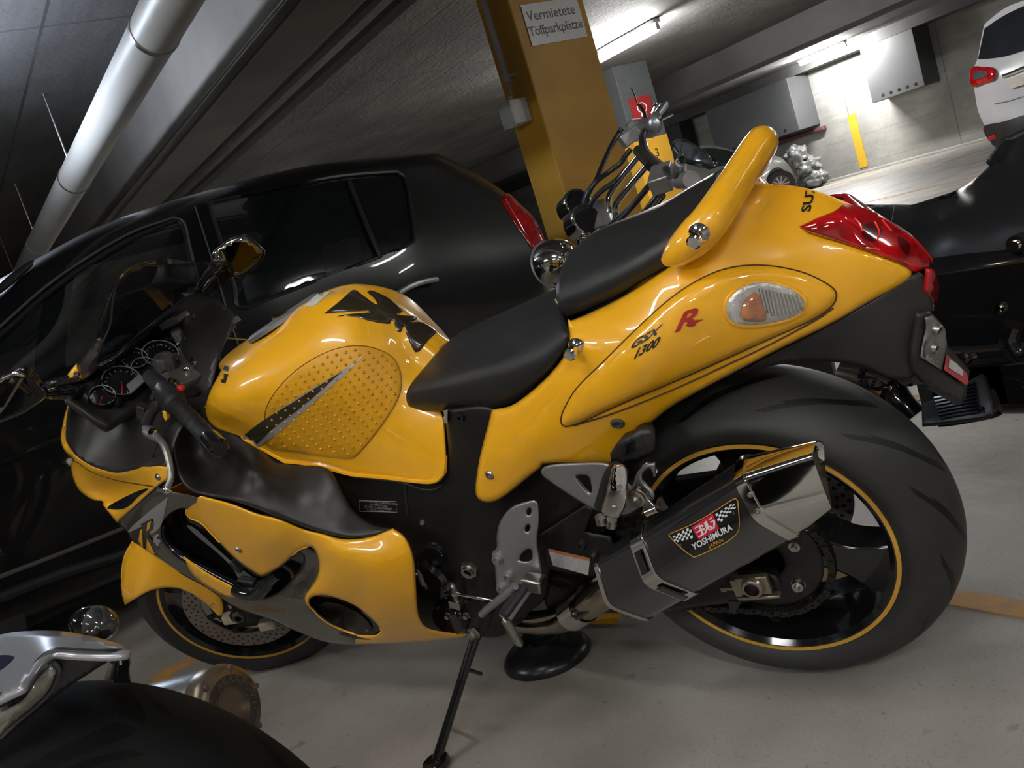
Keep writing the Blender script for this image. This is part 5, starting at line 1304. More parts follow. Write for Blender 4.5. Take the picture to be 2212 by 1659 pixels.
# sign
SGN = bpy.data.objects.new('wall_sign', None); COL.objects.link(SGN); SGN.location = (4.375, 5.198, 2.318)
SGN['label'] = 'white sign reading Vermietete Töffparkplätze screwed high on the yellow pillar'; SGN['category'] = 'sign'
MB().box((0, -.003, 0), (.51, .006, .285)).obj('sign_plate', mat('sign_white', (.72, .72, .72), .35, noise=.04), SGN, bevel=.001)
def flat_text(name, s, loc, size, m, parent, rot=None, ext=.0006, **kw):
    V, Fs = text_geo(s, **kw)
    P = [(loc[0] + v[0] * size, loc[1] - ext, loc[2] + v[1] * size) for v in V]
    return new_obj(name, fromgeo(name, P, Fs), parent, m, smooth=False)
GRYT = mat('sign_text', (.09, .09, .09), .4, noise=.1)
flat_text('sign_lettering', 'Vermietete', (-.012, -.006, .058), .096, GRYT, SGN, bold=.012)
flat_text('sign_lettering', 'Töffparkplätze', (-.006, -.006, -.046), .092, GRYT, SGN, spacing=.93, bold=.012)
for sx in (-1, 1):
    for sz in (-1, 1):
        MB().lathe([(0, .003), (.005, .003), (.006, .0)], (sx * .24, -.006, sz * .128), (0, -1, 0), 12).obj('sign_screw', STL, SGN)
# conduit and junction box on the left face of the pillar
cd = bpy.data.objects.new('conduit', None); COL.objects.link(cd); cd.location = (3.97, 5.38, 2.4)
cd['label'] = 'pale grey vertical conduit pipe running down the left face of the yellow pillar'; cd['category'] = 'pipe'
W0 = wX(1044, 0, 3.97); W1 = wX(1096, 172, 3.97); W2 = wX(1112, 222, 3.97)
off = np.array([3.97, 5.38, 2.4])
yv = (W0[1] + W1[1]) / 2
CONM = mat('conduit_grey', (.36, .36, .37), .4, noise=.06)
MB().cyl(np.array([3.97, yv, ZC - .01]) - off, np.array([3.97, yv, W1[2]]) - off, .022, n=20).obj('conduit_pipe', CONM, cd)
MB().cyl(np.array([3.97, yv, W1[2]]) - off, np.array([3.97, yv, 1.915]) - off, .008, n=12).obj('cable', CONM, cd)
MB().cyl(np.array([3.97, yv, W1[2] + .045]) - off, np.array([3.97, yv, W1[2] - .02]) - off, .028, n=20).box(np.array([4.0, yv, W1[2] + .02]) - off, (.06, .07, .02)).obj('pipe_clip', CONM, cd)
jb = bpy.data.objects.new('junction_box', None); COL.objects.link(jb); jb.location = (3.955, yv, 1.79)
jb['label'] = 'pale grey plastic junction box on the left edge of the yellow pillar'; jb['category'] = 'electrical box'
JM = mat('box_plastic', (.46, .47, .46), .45, noise=.04)
MB().box((0, 0, 0), (.145, .15, .17)).obj('box_body', JM, jb, bevel=.006)
MB().box((-.078, 0, 0), (.012, .154, .174)).obj('box_lid', JM, jb, bevel=.004)
MB().cyl((0, 0, .08), (0, 0, .12), .018).obj('cable_gland', JM, jb)
for sy in (-1, 1):
    for sz in (-1, 1): MB().lathe([(0, .002), (.006, .002), (.007, 0)], (-.085, sy * .062, sz * .072), (-1, 0, 0), 10).obj('lid_screw', GRYP, jb)
# round pipe, duct and conduits under the ceiling, all running along the hall
def longthing(name, mb, m, label, cat, **kw):
    o = mb.obj(name, m, None, **kw); o['label'] = label; o['category'] = cat; return o
PIPEM = mat('pipe_grey_paint', (.46, .45, .41), .42, noise=.06, nscale=2)
DUCTM = concrete('duct_concrete', (.20, .185, .165), (.14, .13, .12), 1.2, .7, .3)
rp = bpy.data.objects.new('round_duct', None); COL.objects.link(rp); rp.location = (1.29, 0, 2.26)
rp['label'] = 'large pale round pipe under the ceiling at the upper left'; rp['category'] = 'pipe'
MB().cyl((0, -7.9, 0), (0, 29.9, 0), .103, n=48).obj('pipe_run', PIPEM, rp)
for y in (4.1, 6.9, 9.7, 12.5): MB().cyl((0, y, .1), (0, y, ZC - 2.26), .008, n=8).lathe([(.104, -.015), (.108, -.015), (.108, .015), (.104, .015)], (0, y, 0), (0, 1, 0), 32, closed_prof=True).obj('pipe_hanger', STL, rp)
longthing('ceiling_duct', MB().box((2.06, 11, 2.5495), (.48, 37.8, .599)), DUCTM, 'dark rectangular duct box running beside the round ceiling pipe', 'duct', bevel=.01)
longthing('steel_conduit', MB().cyl((1.815, -7.9, 2.245), (1.815, 29.9, 2.245), .010, n=12), mat('galvanised', (.65, .65, .65), .18, 1.0, noise=.1), 'thin shiny steel conduit along the lower edge of the duct box', 'conduit')
longthing('steel_conduit', MB().cyl((1.895, -7.9, 2.235), (1.895, 29.9, 2.235), .009, n=12), mat('dull_conduit', (.2, .2, .2), .4, .6, noise=.1), 'second thin dull conduit just inside the shiny one on the duct box', 'conduit')
longthing('cable_tray', MB().box((2.66, 11, 2.30), (.10, 37.8, .035)), BEAMM, 'narrow grey cable tray hanging right of the duct box', 'cable tray')
longthing('cable_tray', MB().box((2.46, 11, 2.31), (.06, 37.8, .03)), BEAMM, 'narrower grey cable tray between the duct box and the wider tray', 'cable tray')
# painted floor lines
LINE = mat('line_yellow', (.50, .235, .055), .6, noise=.35, nscale=18, col2=(.36, .21, .09))
def strip(x0, x1, y0, y1, label, name='floor_line'):
    o = slab(name, (x0, y0, .0), (x1, y1, .0025), LINE, None); o['label'] = label; o['category'] = 'floor marking'; return o
strip(1.465, 1.525, -1.0, 3.0, 'worn orange floor line running out past the rear wheel of the yellow motorcycle')
strip(2.70, 2.76, -1.0, 3.0, 'orange floor line beyond the footboard of the black cruiser')
strip(.245, .30, 2.45, 2.95, 'short orange floor line stub behind the front wheel of the yellow motorcycle')
strip(.245, 2.76, 2.95, 3.01, 'orange floor line crossing behind the motorcycle bays')
strip(10.9, 11.0, 2.0, 12.0, 'faint yellow floor line in the driveway near the far wall')
# vent boxes on the far wall
VBM = mat('vent_grey', (.09, .093, .097), .5, noise=.08, nscale=1.5)
def ventbox(y0, y1, z0, x0, label, dark=None):
    e = bpy.data.objects.new('ventilation_box', None); COL.objects.link(e); e.location = (x0, (y0 + y1) / 2, z0)
    e['label'] = label; e['category'] = 'vent'
    MB().box(((19 - x0) / 2 - .005, 0, (2.62 - z0) / 2), (19 - x0 - .01, y1 - y0, 2.61 - z0)).obj('box_shell', VBM, e, bevel=.01)
    for k in range(5):
        yy = -(y1 - y0) / 2 + (y1 - y0) * (.15 + .155 * k)
        MB().lathe([(0, .002), (.035, .002), (.04, 0)], (0, yy, .1 + .0), (-1, 0, 0), 14).obj('vent_hole', BLK, e)
    return e
ventbox(11.15, 12.4, 1.42, 18.4, 'grey ventilation box on the far wall nearest the white car')
ventbox(14.25, 16.9, 1.38, 18.2, 'wide grey ventilation box on the far wall above the silver car')
dp = slab('drain_pipe', (18.85, 14.1, 1.22), (19.0, 18.2, 1.32), mat('red_brown_pipe', (.14, .06, .055), .5, noise=.2), None, bevel=.03); dp['label'] = 'dark red pipe running under the wide ventilation box'; dp['category'] = 'pipe'
strip_w = slab('wall_stripe', (18.985, 13.28, .12), (18.999, 13.50, 1.36), mat('stripe_yellow', (.60, .36, .03), .5, noise=.1), None, bevel=.0); strip_w['label'] = 'vertical yellow stripe painted on the far concrete wall'; strip_w['category'] = 'wall marking'
wr = slab('pilaster', (18.5, 18.2, 0), (18.999, 19.3, 2.61), mat('dark_post', (.05, .052, .06), .7, noise=.1), None); wr['label'] = 'dark pilaster on the far wall left of the wide ventilation box'; wr['category'] = 'pillar'
# second pillar with number, hydrant sign
p2 = slab('pillar', (9.2, 10.0, 0), (9.87, 10.45, ZC), mat('dark_pillar', (.045, .05, .05), .8, noise=.15), None, bevel=.01); p2['label'] = 'far concrete pillar with a yellow lower half behind the cruiser handlebars'; p2['category'] = 'pillar'
slab('painted_sleeve', (-.337, -.228, -1.425), (.337, .228, .33), YELP, None, p2).location = (0, 0, -.5475)
V, Fs = text_geo('3'); new_obj('pillar_number', fromgeo('n', [(v[0] * .17 + .05, -.232, v[1] * .17 + .10) for v in V], Fs), p2, BLK, smooth=False)
hs_ = bpy.data.objects.new('hydrant_sign', None); COL.objects.link(hs_); hs_.location = (9.52, 9.985, 2.2); hs_['label'] = 'small red fire hydrant sign above the cruiser handlebars'; hs_['category'] = 'sign'
MB().box((0, 0, 0), (.42, .01, .32)).obj('sign_plate', mat('sign_red', (.20, .012, .012), .5, noise=.05), hs_)
MB().tube([(.09 * math.cos(a) - .0, -.008, .07 * math.sin(a)) for a in np.linspace(0, 2 * PI, 20)], .006, 6).obj('sign_symbol', WHT, hs_)
MB().box((0, -.008, -.1), (.1, .004, .05)).obj('sign_bar', WHT, hs_)
# rubber base on the floor under the motorcycle
rb_ = bpy.data.objects.new('rubber_base', None); COL.objects.link(rb_); rb_.location = (.94, 1.775, .0); rb_.rotation_euler = (0, 0, .1)
rb_['label'] = 'round black rubber base lying on the floor beneath the yellow motorcycle'; rb_['category'] = 'rubber base'
RBM = mat('shiny_rubber', (.012, .013, .014), .28, noise=.2, bump=.05, bscale=30)
MB().lathe([(.0, .026), (.028, .027), (.040, .034), (.047, .052), (.053, .056), (.060, .050), (.068, .038), (.088, .030), (.101, .018), (.106, .006), (.105, .001)], (0, 0, 0), (0, 0, 1), 64, sx=1.0).obj('base_disc', RBM, rb_)
MB().box((.082, -.02, .034), (.028, .010, .008)).obj('grip_lug', RBM, rb_, bevel=.003)
# ------------------------------------------------------------------ black hatchback behind
A_ = math.radians(18)
BCX = np.array([math.cos(A_), math.sin(A_), 0]); BCY = np.array([-math.sin(A_), math.cos(A_), 0])
BC = Frame(np.stack([BCX, BCY, np.array([0, 0, 1.0])], 1), np.array([.055, 3.379, 0.0]))
CUR['f'] = BC
car = empty('parked_car', BC.mtx(), 'black hatchback car parked directly behind the yellow motorcycle', 'car')
CARP = mat('car_black_paint', (.004, .004, .0045), .3, coat=.55, coat_rough=.03, spec=.3, noise=.05)
CARG = mat('car_glass', (.35, .42, .42), .02, trans=1.0, ior=1.02, alpha=1.0, noise=.02)
CARG = mat('car_glass', (.010, .014, .015), .03, alpha=.55, coat=1.0, noise=.05)
CARR = mat('car_rubber', (.012, .012, .013), .45, noise=.1)
WID = 1.66
def shell(name, outl, ctrl, m, parent, holes=(), step=16, width=WID, roll=None, key=None, inset_far=True):
    R = outline(outl, step); H = [outline(h, step) for h in holes]
    fld = Field(ctrl)
    V2, Fs = fill2d(R, H, step, rings=(roll[0] * .3, roll[0] * .65, roll[0]) if roll else ())
    S = fld(V2)
    if roll:
        d = bdist(V2, [R]); S = S - roll[1] * np.clip(1 - d / roll[0], 0, 1) ** 2
    V = np.array([CUR['f'].bp(x, y, s_) for (x, y), s_ in zip(V2, S)])
    W = V.copy(); W[:, 1] = width - W[:, 1]
    n = len(V); F2 = list(Fs) + [tuple(i + n for i in f)[::-1] for f in Fs]
    nR = len(R)
    idx = [int(np.argmin(np.linalg.norm(V2 - q, axis=1))) for q in R]
    for k in range(nR):
        a, c2 = idx[k], idx[(k + 1) % nR]
        if a != c2: F2.append((a, c2, c2 + n, a + n))
    return finish(name, np.vstack([V, W]), F2, m, parent, .0, key, auto=40)
sF = [(0, 620, -.15), (0, 700, -.10), (0, 860, .0), (0, 1050, .008), (0, 1250, .008), (0, 1360, .0), (130, 533, -.17), (329, 447, -.20), (594, 373, -.21), (867, 335, -.22), (932, 330, -.22), (1025, 373, -.20), (1123, 442, -.14), (1176, 520, -.06), (1190, 620, -.03), (1190, 760, -.03),
      (578, 646, .0), (891, 528, -.01), (700, 700, .004), (1000, 560, -.01), (460, 450, -.17), (900, 400, -.16), (300, 750, .004), (500, 900, .008), (900, 800, .008), (300, 1150, .008), (700, 1050, .008)]
fwin = [(-60, 770, 'c'), (0, 726), (95, 640), (190, 571), (285, 516), (368, 481), (388, 480), (398, 497), (412, 564), (428, 625), (444, 690, 'c'), (300, 752), (120, 820), (-60, 890, 'c')]
rwin = [(456, 446), (470, 434), (578, 413), (716, 383), (838, 372), (865, 376), (880, 400), (894, 503), (886, 526), (822, 554), (716, 594), (610, 634), (520, 664, 'c'), (505, 610), (484, 540), (460, 470)]
cb = shell('car_body', [(-200, 780, 'c'), (-60, 668), (0, 628), (47, 584), (126, 533), (221, 486), (329, 447), (411, 422), (594, 373), (716, 351), (867, 335), (932, 330), (960, 338), (1026, 373), (1083, 410), (1123, 442), (1148, 467), (1177, 520), (1192, 600), (1196, 700), (1180, 830, 'c'), (1000, 900, 'c'), (600, 1110, 'c'), (300, 1232, 'c'), (100, 1318, 'c'), (0, 1365, 'c'), (-200, 1440, 'c')],
           sF, CARP, car, holes=[fwin, rwin], roll=(22, .05), key='car')
fF = Field([(x, y, s - .012) for x, y, s in sF])
for nm, w_ in (('front_window', fwin), ('rear_window', rwin)):
    panel(nm, w_, fF, CARG, car, .0, step=16)
for w_ in (fwin, rwin):
    line_on('window_seal', [(p[0], p[1]) for p in w_], ['car'], CARR, car, .010, -.002, closed=True)
def cline(name, pts, m, r=.004, off=.0, s=None):
    f = Field(sF)
    P = crom(pts, 6); V = [CUR['f'].bp(x, y, float(f([(x, y)])[0]) + off) for x, y in P]
    return MB().tube(V, r, 8).obj(name, m, car)
cline('quarter_divider', [(753, 389), (775, 445), (800, 505), (822, 556)], CARR, .012, .004)
cline('door_gap', [(421, 446), (445, 520), (470, 600), (492, 675), (520, 760)], mat('gap_grey', (.10, .10, .11), .3, noise=.1), .0035, .003)
cline('window_chrome', [(376, 470), (398, 482), (412, 540), (428, 600)], GRYM, .006, .008)
cline('window_chrome', [(0, 706), (95, 622), (190, 556), (285, 502), (376, 470)], GRYM, .005, .008)
cline('body_crease', [(-60, 1026), (0, 1001), (130, 947), (250, 900)], CARP, .012, -.004)
cline('rocker_moulding', [(-60, 1270), (0, 1246), (130, 1196), (270, 1140), (420, 1080)], GRYM, .008, .0)
cline('rocker_moulding', [(-60, 1315), (0, 1291), (130, 1240), (270, 1196), (420, 1130)], CARR, .02, .0)
cline('door_handle', [(862, 634), (885, 620), (915, 609), (944, 604)], mat('handle_satin', (.40, .40, .38), .3, .5, noise=.05), .014, .03)
tlF = Field([(x, y, s + .006) for x, y, s in sF])
panel('tail_lamp', [(1083, 430, 'c'), (1096, 416), (1123, 440), (1150, 466), (1166, 492), (1182, 528, 'c'), (1150, 537, 'c'), (1135, 512), (1112, 478)], tlF, REDL, car, .02, step=8)
panel('hood_roof_trim', [(0, 612), (47, 574), (75, 560), (60, 580), (0, 630)], tlF, CARR, car, .02, step=8)
INT = mat('car_interior', (.012, .013, .014), .7, noise=.2)
it = MB(); it.box((1.3, .83, .35), (3.4, 1.45, .3)); 
it.obj('car_floor', INT, car)
for x in (1.15, 2.05, 2.55):
    for y in (.45, 1.2):
        if x == 2.55 and y > 1: continue
        st_ = MB(); st_.box((x, y, .70), (.14, .5, .62), rotm((0, 1, 0), .2)); st_.box((x + .08, y, 1.12), (.09, .26, .18), rotm((0, 1, 0), .15)); st_.obj('car_seat', INT, car, bevel=.04, seg=3)
wl_ = MB()
for x, y in ((-.35, .10), (2.35, .10)):
    o = MB(); o.lathe([(.20, -.1), (.30, -.1), (.32, -.06), (.32, .06), (.30, .1), (.20, .1)], (x, y, .32), (0, 1, 0), 40, closed_prof=True).obj('tyre', RUB, car)
    MB().lathe([(0, -.06), (.05, -.09), (.20, -.09), (.20, .05)], (x, y, .32), (0, 1, 0), 24).obj('wheel_rim', STL, car)
    MB().lathe([(.20, -.1), (.30, -.1), (.32, -.06), (.32, .06), (.30, .1), (.20, .1)], (x, WID - y, .32), (0, 1, 0), 40, closed_prof=True).obj('tyre', RUB, car)
CUR['f'] = BK
# ------------------------------------------------------------------ black cruiser behind
CRF = Frame(np.array([[0, 1.0, 0], [-1.0, 0, 0], [0, 0, 1.0]]), np.array([1.90, 0, 0.0]))
CUR['f'] = CRF
cru = empty('cruiser_motorcycle', CRF.mtx(), 'black cruiser motorcycle with chrome handlebar risers and twin gauges behind the yellow motorcycle', 'motorcycle')
SEAT2 = mat('smooth_seat_leather', (.016, .016, .017), .33, noise=.08, bump=.03, bscale=80)
seF = Field([(1840, 445, .0), (1907, 440, 0), (1971, 441, 0), (2066, 411, 0), (2145, 348, 0), (2176, 300, 0), (2240, 265, 0), (2340, 250, 0), (1850, 520, .13), (1950, 560, .16), (2050, 590, .175), (2180, 560, .19), (2340, 520, .19), (1930, 480, .08), (2050, 470, .11), (2150, 420, .10), (2240, 360, .09), (2200, 480, .17), (2100, 380, .055)])
panel('rider_seat', [(1840, 443), (1870, 437), (1907, 440), (1930, 446), (1971, 441), (2018, 427), (2066, 411), (2098, 392), (2130, 365), (2148, 343), (2164, 320), (2177, 300), (2215, 277), (2280, 256), (2340, 252, 'c'), (2345, 520, 'c'), (2240, 545), (2150, 566), (2060, 588), (1990, 590), (1920, 560), (1850, 520)], seF, SEAT2, cru, .02, step=14, roll=(10, .01), key='cs', mirror='weld')
line_on('seat_seam', [(1930, 447), (1926, 475), (1912, 500)], ['cs'], BLKM, cru, .0015, .0005)
# side covers and engine mass
scF = Field([(1990, 590, .15), (2060, 588, .175), (2340, 560, .18), (2020, 740, .165), (2100, 745, .17), (2340, 750, .17), (2150, 650, .20)])
scv = panel('side_cover', [(1980, 585), (2060, 590), (2128, 592, 'c'), (2140, 600), (2158, 640), (2160, 690), (2150, 730, 'c'), (2060, 735), (2010, 742), (1990, 700)], scF, BLKG, cru, .02, step=12, roll=(12, .01), key='csc')
line_on('cover_edge', [(2028, 608), (2050, 606), (2118, 597), (2126, 600)], ['csc'], STL, scv, .0014, .002)
screw(2100, 648, ['csc'], .010, scv, m=BLKM, h=.006); screw(2142, 706, ['csc'], .008, scv, m=BLKM, h=.006)
MB().box(CRF.bp(2240, 680, .05), (.40, .30, .34)).box(CRF.bp(2110, 660, -.02), (.36, .2, .3)).obj('engine_block', BLKG, cru, bevel=.03, seg=3)
for (x, y, r_) in ((2197, 528, .018), (2162, 668, .010), (2164, 662, .008)):
    MB().lathe([(0, .012), (r_ * .5, .012), (r_ * .55, .006), (r_, .006), (r_ * 1.05, -.02)], CRF.bp(x, y, .20), (0, -1, 0), 20).obj('cover_bolt', CHR, cru)
tb = MB(); tb.tube(crom([CRF.bp(1960, 800, .12), CRF.bp(2010, 775, .15), CRF.bp(2060, 765, .17), CRF.bp(2130, 760, .17), CRF.bp(2230, 752, .17), CRF.bp(2340, 744, .17)], 5), .038, 24); tbo = tb.obj('lower_tube', mat('black_chrome', (.10, .10, .12), .14, .9, noise=.1), cru)
for (x, y) in ((2084, 769), (2091, 776), (2101, 770)): MB().lathe([(0, .008), (.006, .008), (.009, 0)], CRF.bp(x, y, .208), (0, -1, 0), 12).obj('tube_bolt', CHR, tbo)
ck_ = MB(); ck_.tube(crom([CRF.bp(2190, 700, .2), CRF.bp(2180, 730, .2), CRF.bp(2195, 760, .2), CRF.bp(2205, 770, .2)], 4), .02, 12); ck_.obj('bracket_arm', BLKG, cru)
# footboard with ribs
fbF = Field([(1985, 845, .17), (2130, 800, .20), (2150, 870, .27), (2135, 905, .28), (1992, 921, .25), (2070, 860, .22)])
fbd = panel('footboard', [(1990, 850, 'c'), (2050, 828), (2125, 800, 'c'), (2142, 850), (2147, 885), (2138, 904), (2070, 914), (1992, 922, 'c')], fbF, BLKM, cru, .03, step=12, roll=(8, .01), key='fbd')
for k in range(9):
    line_on('board_rib', [(2018 + k * 2, 846 + k * 7.4), (2062, 838 + k * 7.6), (2108 + k * 1.2, 829 + k * 7.6)], ['fbd'], BLKG, fbd, .0035, .003)
MB().box(CRF.bp(2100, 800, .15), (.22, .10, .16)).obj('board_bracket', BLKM, cru, bevel=.02)
# rear fender and chrome exhaust tip behind the yellow tyre
MB().tube(crom([CRF.bp(1925, 830, .06), CRF.bp(1948, 870, .08), CRF.bp(1975, 900, .08)], 6), .03, 14).obj('lower_frame', BLKG, cru)
ex = MB(); ex.tube([CRF.bp(1835, 812, .05), CRF.bp(1880, 822, .06), CRF.bp(1930, 850, .07)], .05, 28); ex.obj('exhaust_pipe', PIPE, cru)
MB().lathe([(.02, 0), (.026, .006), (.032, 0), (.02, -.01)], CRF.bp(1873, 816, .12), (-.2, -1, .4), 24).obj('pipe_cap', BLKG, cru)
# handlebar, risers
rz = MB(); rz2 = MB()
rz.tube(crom([CRF.bp(1316, 470, -.035), CRF.bp(1317, 450, -.035), CRF.bp(1320, 415, -.035), CRF.bp(1384, 331, -.035)], 5), .0100, 16)
rz2.tube(crom([CRF.bp(1329, 480, .035), CRF.bp(1331, 460, .035), CRF.bp(1335, 434, .035), CRF.bp(1402, 352, .035)], 5), .0100, 16)
rz.obj('handlebar_riser', CHR, cru); rz2.obj('handlebar_riser', CHR, cru)
hb_ = MB()
hb_.tube(crom([CRF.bp(1386, 290, -.28), CRF.bp(1392, 284, -.22), CRF.bp(1388, 300, -.13), CRF.bp(1392, 322, -.05), CRF.bp(1402, 338, .03), CRF.bp(1418, 352, .12), CRF.bp(1445, 372, .25), CRF.bp(1480, 388, .36)], 6), .013, 16)
hb_.obj('handlebar', mat('grey_tube', (.05, .05, .06), .2, .6, noise=.1), cru)
MB().tube([CRF.bp(1380, 326, -.06), CRF.bp(1408, 358, .06)], .018, 12).obj('bar_clamp', CHR, cru)
ALC = mat('satin_casting', (.42, .42, .42), .3, .7, noise=.12)
def obox(c, d1, d2, sz, name, m, parent, bevel=.004):
    d1 = d1 / np.linalg.norm(d1); d3 = np.cross(d1, d2); d3 /= np.linalg.norm(d3); d2 = np.cross(d3, d1)
    return MB().box(c, sz, np.stack([d1, d2, d3], 1)).obj(name, m, parent, bevel=bevel)
r1 = obox(CRF.bp(1430, 385, .24), np.array([.35, -.6, -.35]), np.array([0, 0, 1.0]), (.085, .045, .055), 'clutch_reservoir', ALC, cru)
obox(CRF.bp(1362, 295, -.30), np.array([.35, .6, .25]), np.array([0, 0, 1.0]), (.075, .045, .06), 'brake_reservoir', ALC, cru)
MB().cyl(CRF.bp(1468, 390, .30), CRF.bp(1494, 388, .38), .020).obj('grip_collar', ALC, cru)
g_ = MB(); g_.cyl(CRF.bp(1392, 272, -.28), CRF.bp(1404, 282, -.24), .026); g_.sphere(CRF.bp(1415, 268, -.22), .030, 10, (1, .5, 1)); g_.obj('switch_housing', ALC, cru)
lv_ = MB(); lv_.tube(crom([CRF.bp(1395, 262, -.28), CRF.bp(1392, 245, -.30), CRF.bp(1385, 231, -.33), CRF.bp(1380, 227, -.35)], 4), .006, 8)
lv_.tube(crom([CRF.bp(1405, 246, -.35), CRF.bp(1414, 228, -.4), CRF.bp(1424, 221, -.42), CRF.bp(1436, 222, -.44)], 4), .005, 8)
MB().tube([CRF.bp(1376, 222, -.36), CRF.bp(1372, 208, -.38), CRF.bp(1364, 190, -.40)], .003, 6).obj('thin_cable', STL, cru)
MB().tube([CRF.bp(1428, 258, -.20), CRF.bp(1452, 247, -.26)], .005, 8).obj('throttle_stub', CHR, cru)
lv_.obj('brake_lever', CHR, cru)
MB().tube([CRF.bp(1418, 250, -.33), CRF.bp(1436, 226, -.45)], .014, 12).obj('hand_grip', mat('clear_grey_grip', (.10, .11, .13), .3, noise=.1), cru)
# cables
CBM = mat('cable_black', (.02, .021, .024), .4, noise=.1)
for pts in ([(1343, 278, -.30), (1335, 290, -.28), (1321, 314, -.2), (1300, 360, -.1), (1288, 389, -.05), (1272, 412, 0), (1262, 434, .02), (1262, 450, .02)],
            [(1363, 322, -.12), (1350, 338, -.1), (1340, 353, -.08), (1312, 374, -.05), (1286, 394, .0), (1270, 420, .02), (1264, 445, .02)],
            [(1356, 362, -.06), (1340, 380, -.05), (1324, 395, -.03), (1300, 412, 0), (1280, 434, .02), (1272, 455, .02)]):
    MB().tube(crom([CRF.bp(*q) for q in pts], 5), .0085, 10).obj('control_cable', CBM, cru)
for pts in ([(1404, 397, .15), (1385, 420, .12), (1362, 447, .1), (1335, 470, .08), (1305, 495, .06)], [(1398, 408, .15), (1372, 440, .12), (1340, 475, .1), (1316, 494, .08)]):
    MB().tube(crom([CRF.bp(*q) for q in pts], 5), .0075, 10).obj('control_cable', CBM, cru)
MB().tube(crom([CRF.bp(1350, 275, -.3), CRF.bp(1362, 260, -.32), CRF.bp(1385, 255, -.32)], 5), .0022, 6).obj('thin_cable', STL, cru)
# gauges
def can(x, y, s, r_, h_, dx, dy):
    c = CRF.bp(x, y, s); e = CRF.bp(x + dx, y + dy, s) ; ax_ = c - e; ax_ /= np.linalg.norm(ax_)
    ax_ = ax_ + np.array([.45, -.15, 0]); ax_ /= np.linalg.norm(ax_)
    g = MB().lathe([(0, .002), (r_ * .85, .002), (r_ * .90, .008), (r_, .006), (r_ * 1.03, 0), (r_ * 1.03, -.012), (r_ * .97, -.016), (r_ * .95, -h_), (r_ * .55, -h_ - .012), (0, -h_ - .012)], c, ax_, 40).obj('gauge', CHR, cru)
    MB().lathe([(0, .0035), (r_ * .84, .0035)], c, ax_, 32).obj('gauge_glass', DIAL, g)
    MB().cyl(c - ax_ * (h_ + .01), c - ax_ * (h_ + .06), .012).obj('gauge_stem', PIPE, g)
can(1249, 440, -.07, .052, .07, -36, 34)
can(1267, 474, .05, .052, .07, -36, 34)
MB().tube([CRF.bp(1298, 445, -.05), CRF.bp(1302, 470, -.02), CRF.bp(1306, 500, .0)], [.03, .034, .045], 18).obj('top_yoke', ALC, cru)
# headlamp
hd_ = MB(); hd_.sphere((0, 0, 0), 1.0, 18)
c0 = CRF.bp(1196, 570, .0); V_ = []
for v in hd_.v:
    x, y, z = v; sc_ = 1.0 if x > 0 else .62
    V_.append(tuple(c0 + rotm((0, 1, 0), -.15) @ np.array([x * .115 * sc_, y * .085, z * .085])))
hd_.v = V_; ho = hd_.obj('headlamp', CHR, cru)
MB().lathe([(.083, -.004), (.088, 0), (.083, .004)], c0 + np.array([-.012, 0, .0]), rotm((0, 1, 0), -.15) @ np.array([1.0, 0, 0]), 36, closed_prof=True).obj('headlamp_ring', GRYP, ho)
# mirror
cmF = [(1451, 308, .33), (1496, 308, .37), (1549, 364, .42), (1457, 355, .36), (1500, 340, .40)]
cm = panel('mirror', [(1451, 309, 'c'), (1462, 301), (1478, 303), (1497, 309), (1524, 327), (1540, 346), (1549, 362), (1534, 361, 'c'), (1500, 353), (1478, 347), (1466, 352), (1457, 355, 'c')], cmF, mat('smoky_mirror', (.25, .26, .28), .12, .9, noise=.3, nscale=30), cru, .015, step=6, roll=(4, .006), key='cm')
line_on('mirror_rim', [(1451, 309), (1462, 301), (1478, 303), (1497, 309), (1524, 327), (1540, 346), (1549, 362), (1534, 361), (1500, 353), (1478, 347), (1466, 352), (1457, 355)], ['cm'], BLKG, cm, .0055, .0, closed=True)
line_on('mirror_rim', [(1454, 314), (1466, 330), (1478, 336), (1460, 353)], ['cm'], CHR, cm, .003, .001)
MB().tube([CRF.bp(1470, 350, .36), CRF.bp(1466, 366, .33), CRF.bp(1460, 378, .30)], [.012, .02, .01], 12).obj('mirror_stalk', ALC, cm)
fk2 = MB()
fk2.tube([CRF.bp(1432, 455, .08), CRF.bp(1412, 480, .08)], .014, 12); fk2.tube([CRF.bp(1428, 420, .06), CRF.bp(1390, 470, .06)], .016, 12); fk2.obj('fork_tube', CHR, cru)
# wheels, tank and fork so the machine stands on the floor
fx = -2.72; rx_ = -1.0
hx = CRF.bp(1306, 500, .0)
for sy in (-.09, .09): MB().tube([hx + np.array([0, sy, 0]), np.array([hx[0] - .22, sy, .33])], .022, 16).obj('fork_leg', CHR, cru)
for wx, hw in ((hx[0] - .22, .05), (-.60, .075)):
    we = empty('wheel'); we.parent = cru
    tyre('tyre', np.array([wx, 0, .32]), I3, .32, hw, .04, .22, RUB, we)
    MB().lathe([(.03, -.03), (.05, -.03), (.205, -.02), (.222, -.04), (.222, .04), (.205, .02), (.05, .03), (.03, .03)], (wx, 0, .32), (0, 1, 0), 48, closed_prof=True).obj('wheel_rim', CHR, we)
tk_ = MB(); tk_.sphere((0, 0, 0), 1, 14); tk_.v = [(x * .24 + hx[0] + .30, y * .14, z * .10 + .72) for x, y, z in tk_.v]; tk_.obj('fuel_tank', BLKG, cru)
MB().box((hx[0] + .42, 0, .36), (.50, .24, .38)).obj('engine_block', BLKD, cru, bevel=.04)
MB().tube([hx + np.array([.02, 0, -.02]), (hx[0] + .3, 0, .60), (hx[0] + .7, 0, .58), (hx[0] + 1.35, 0, .5)], .03, 12).obj('frame_tube', BLKD, cru)
CUR['f'] = BK
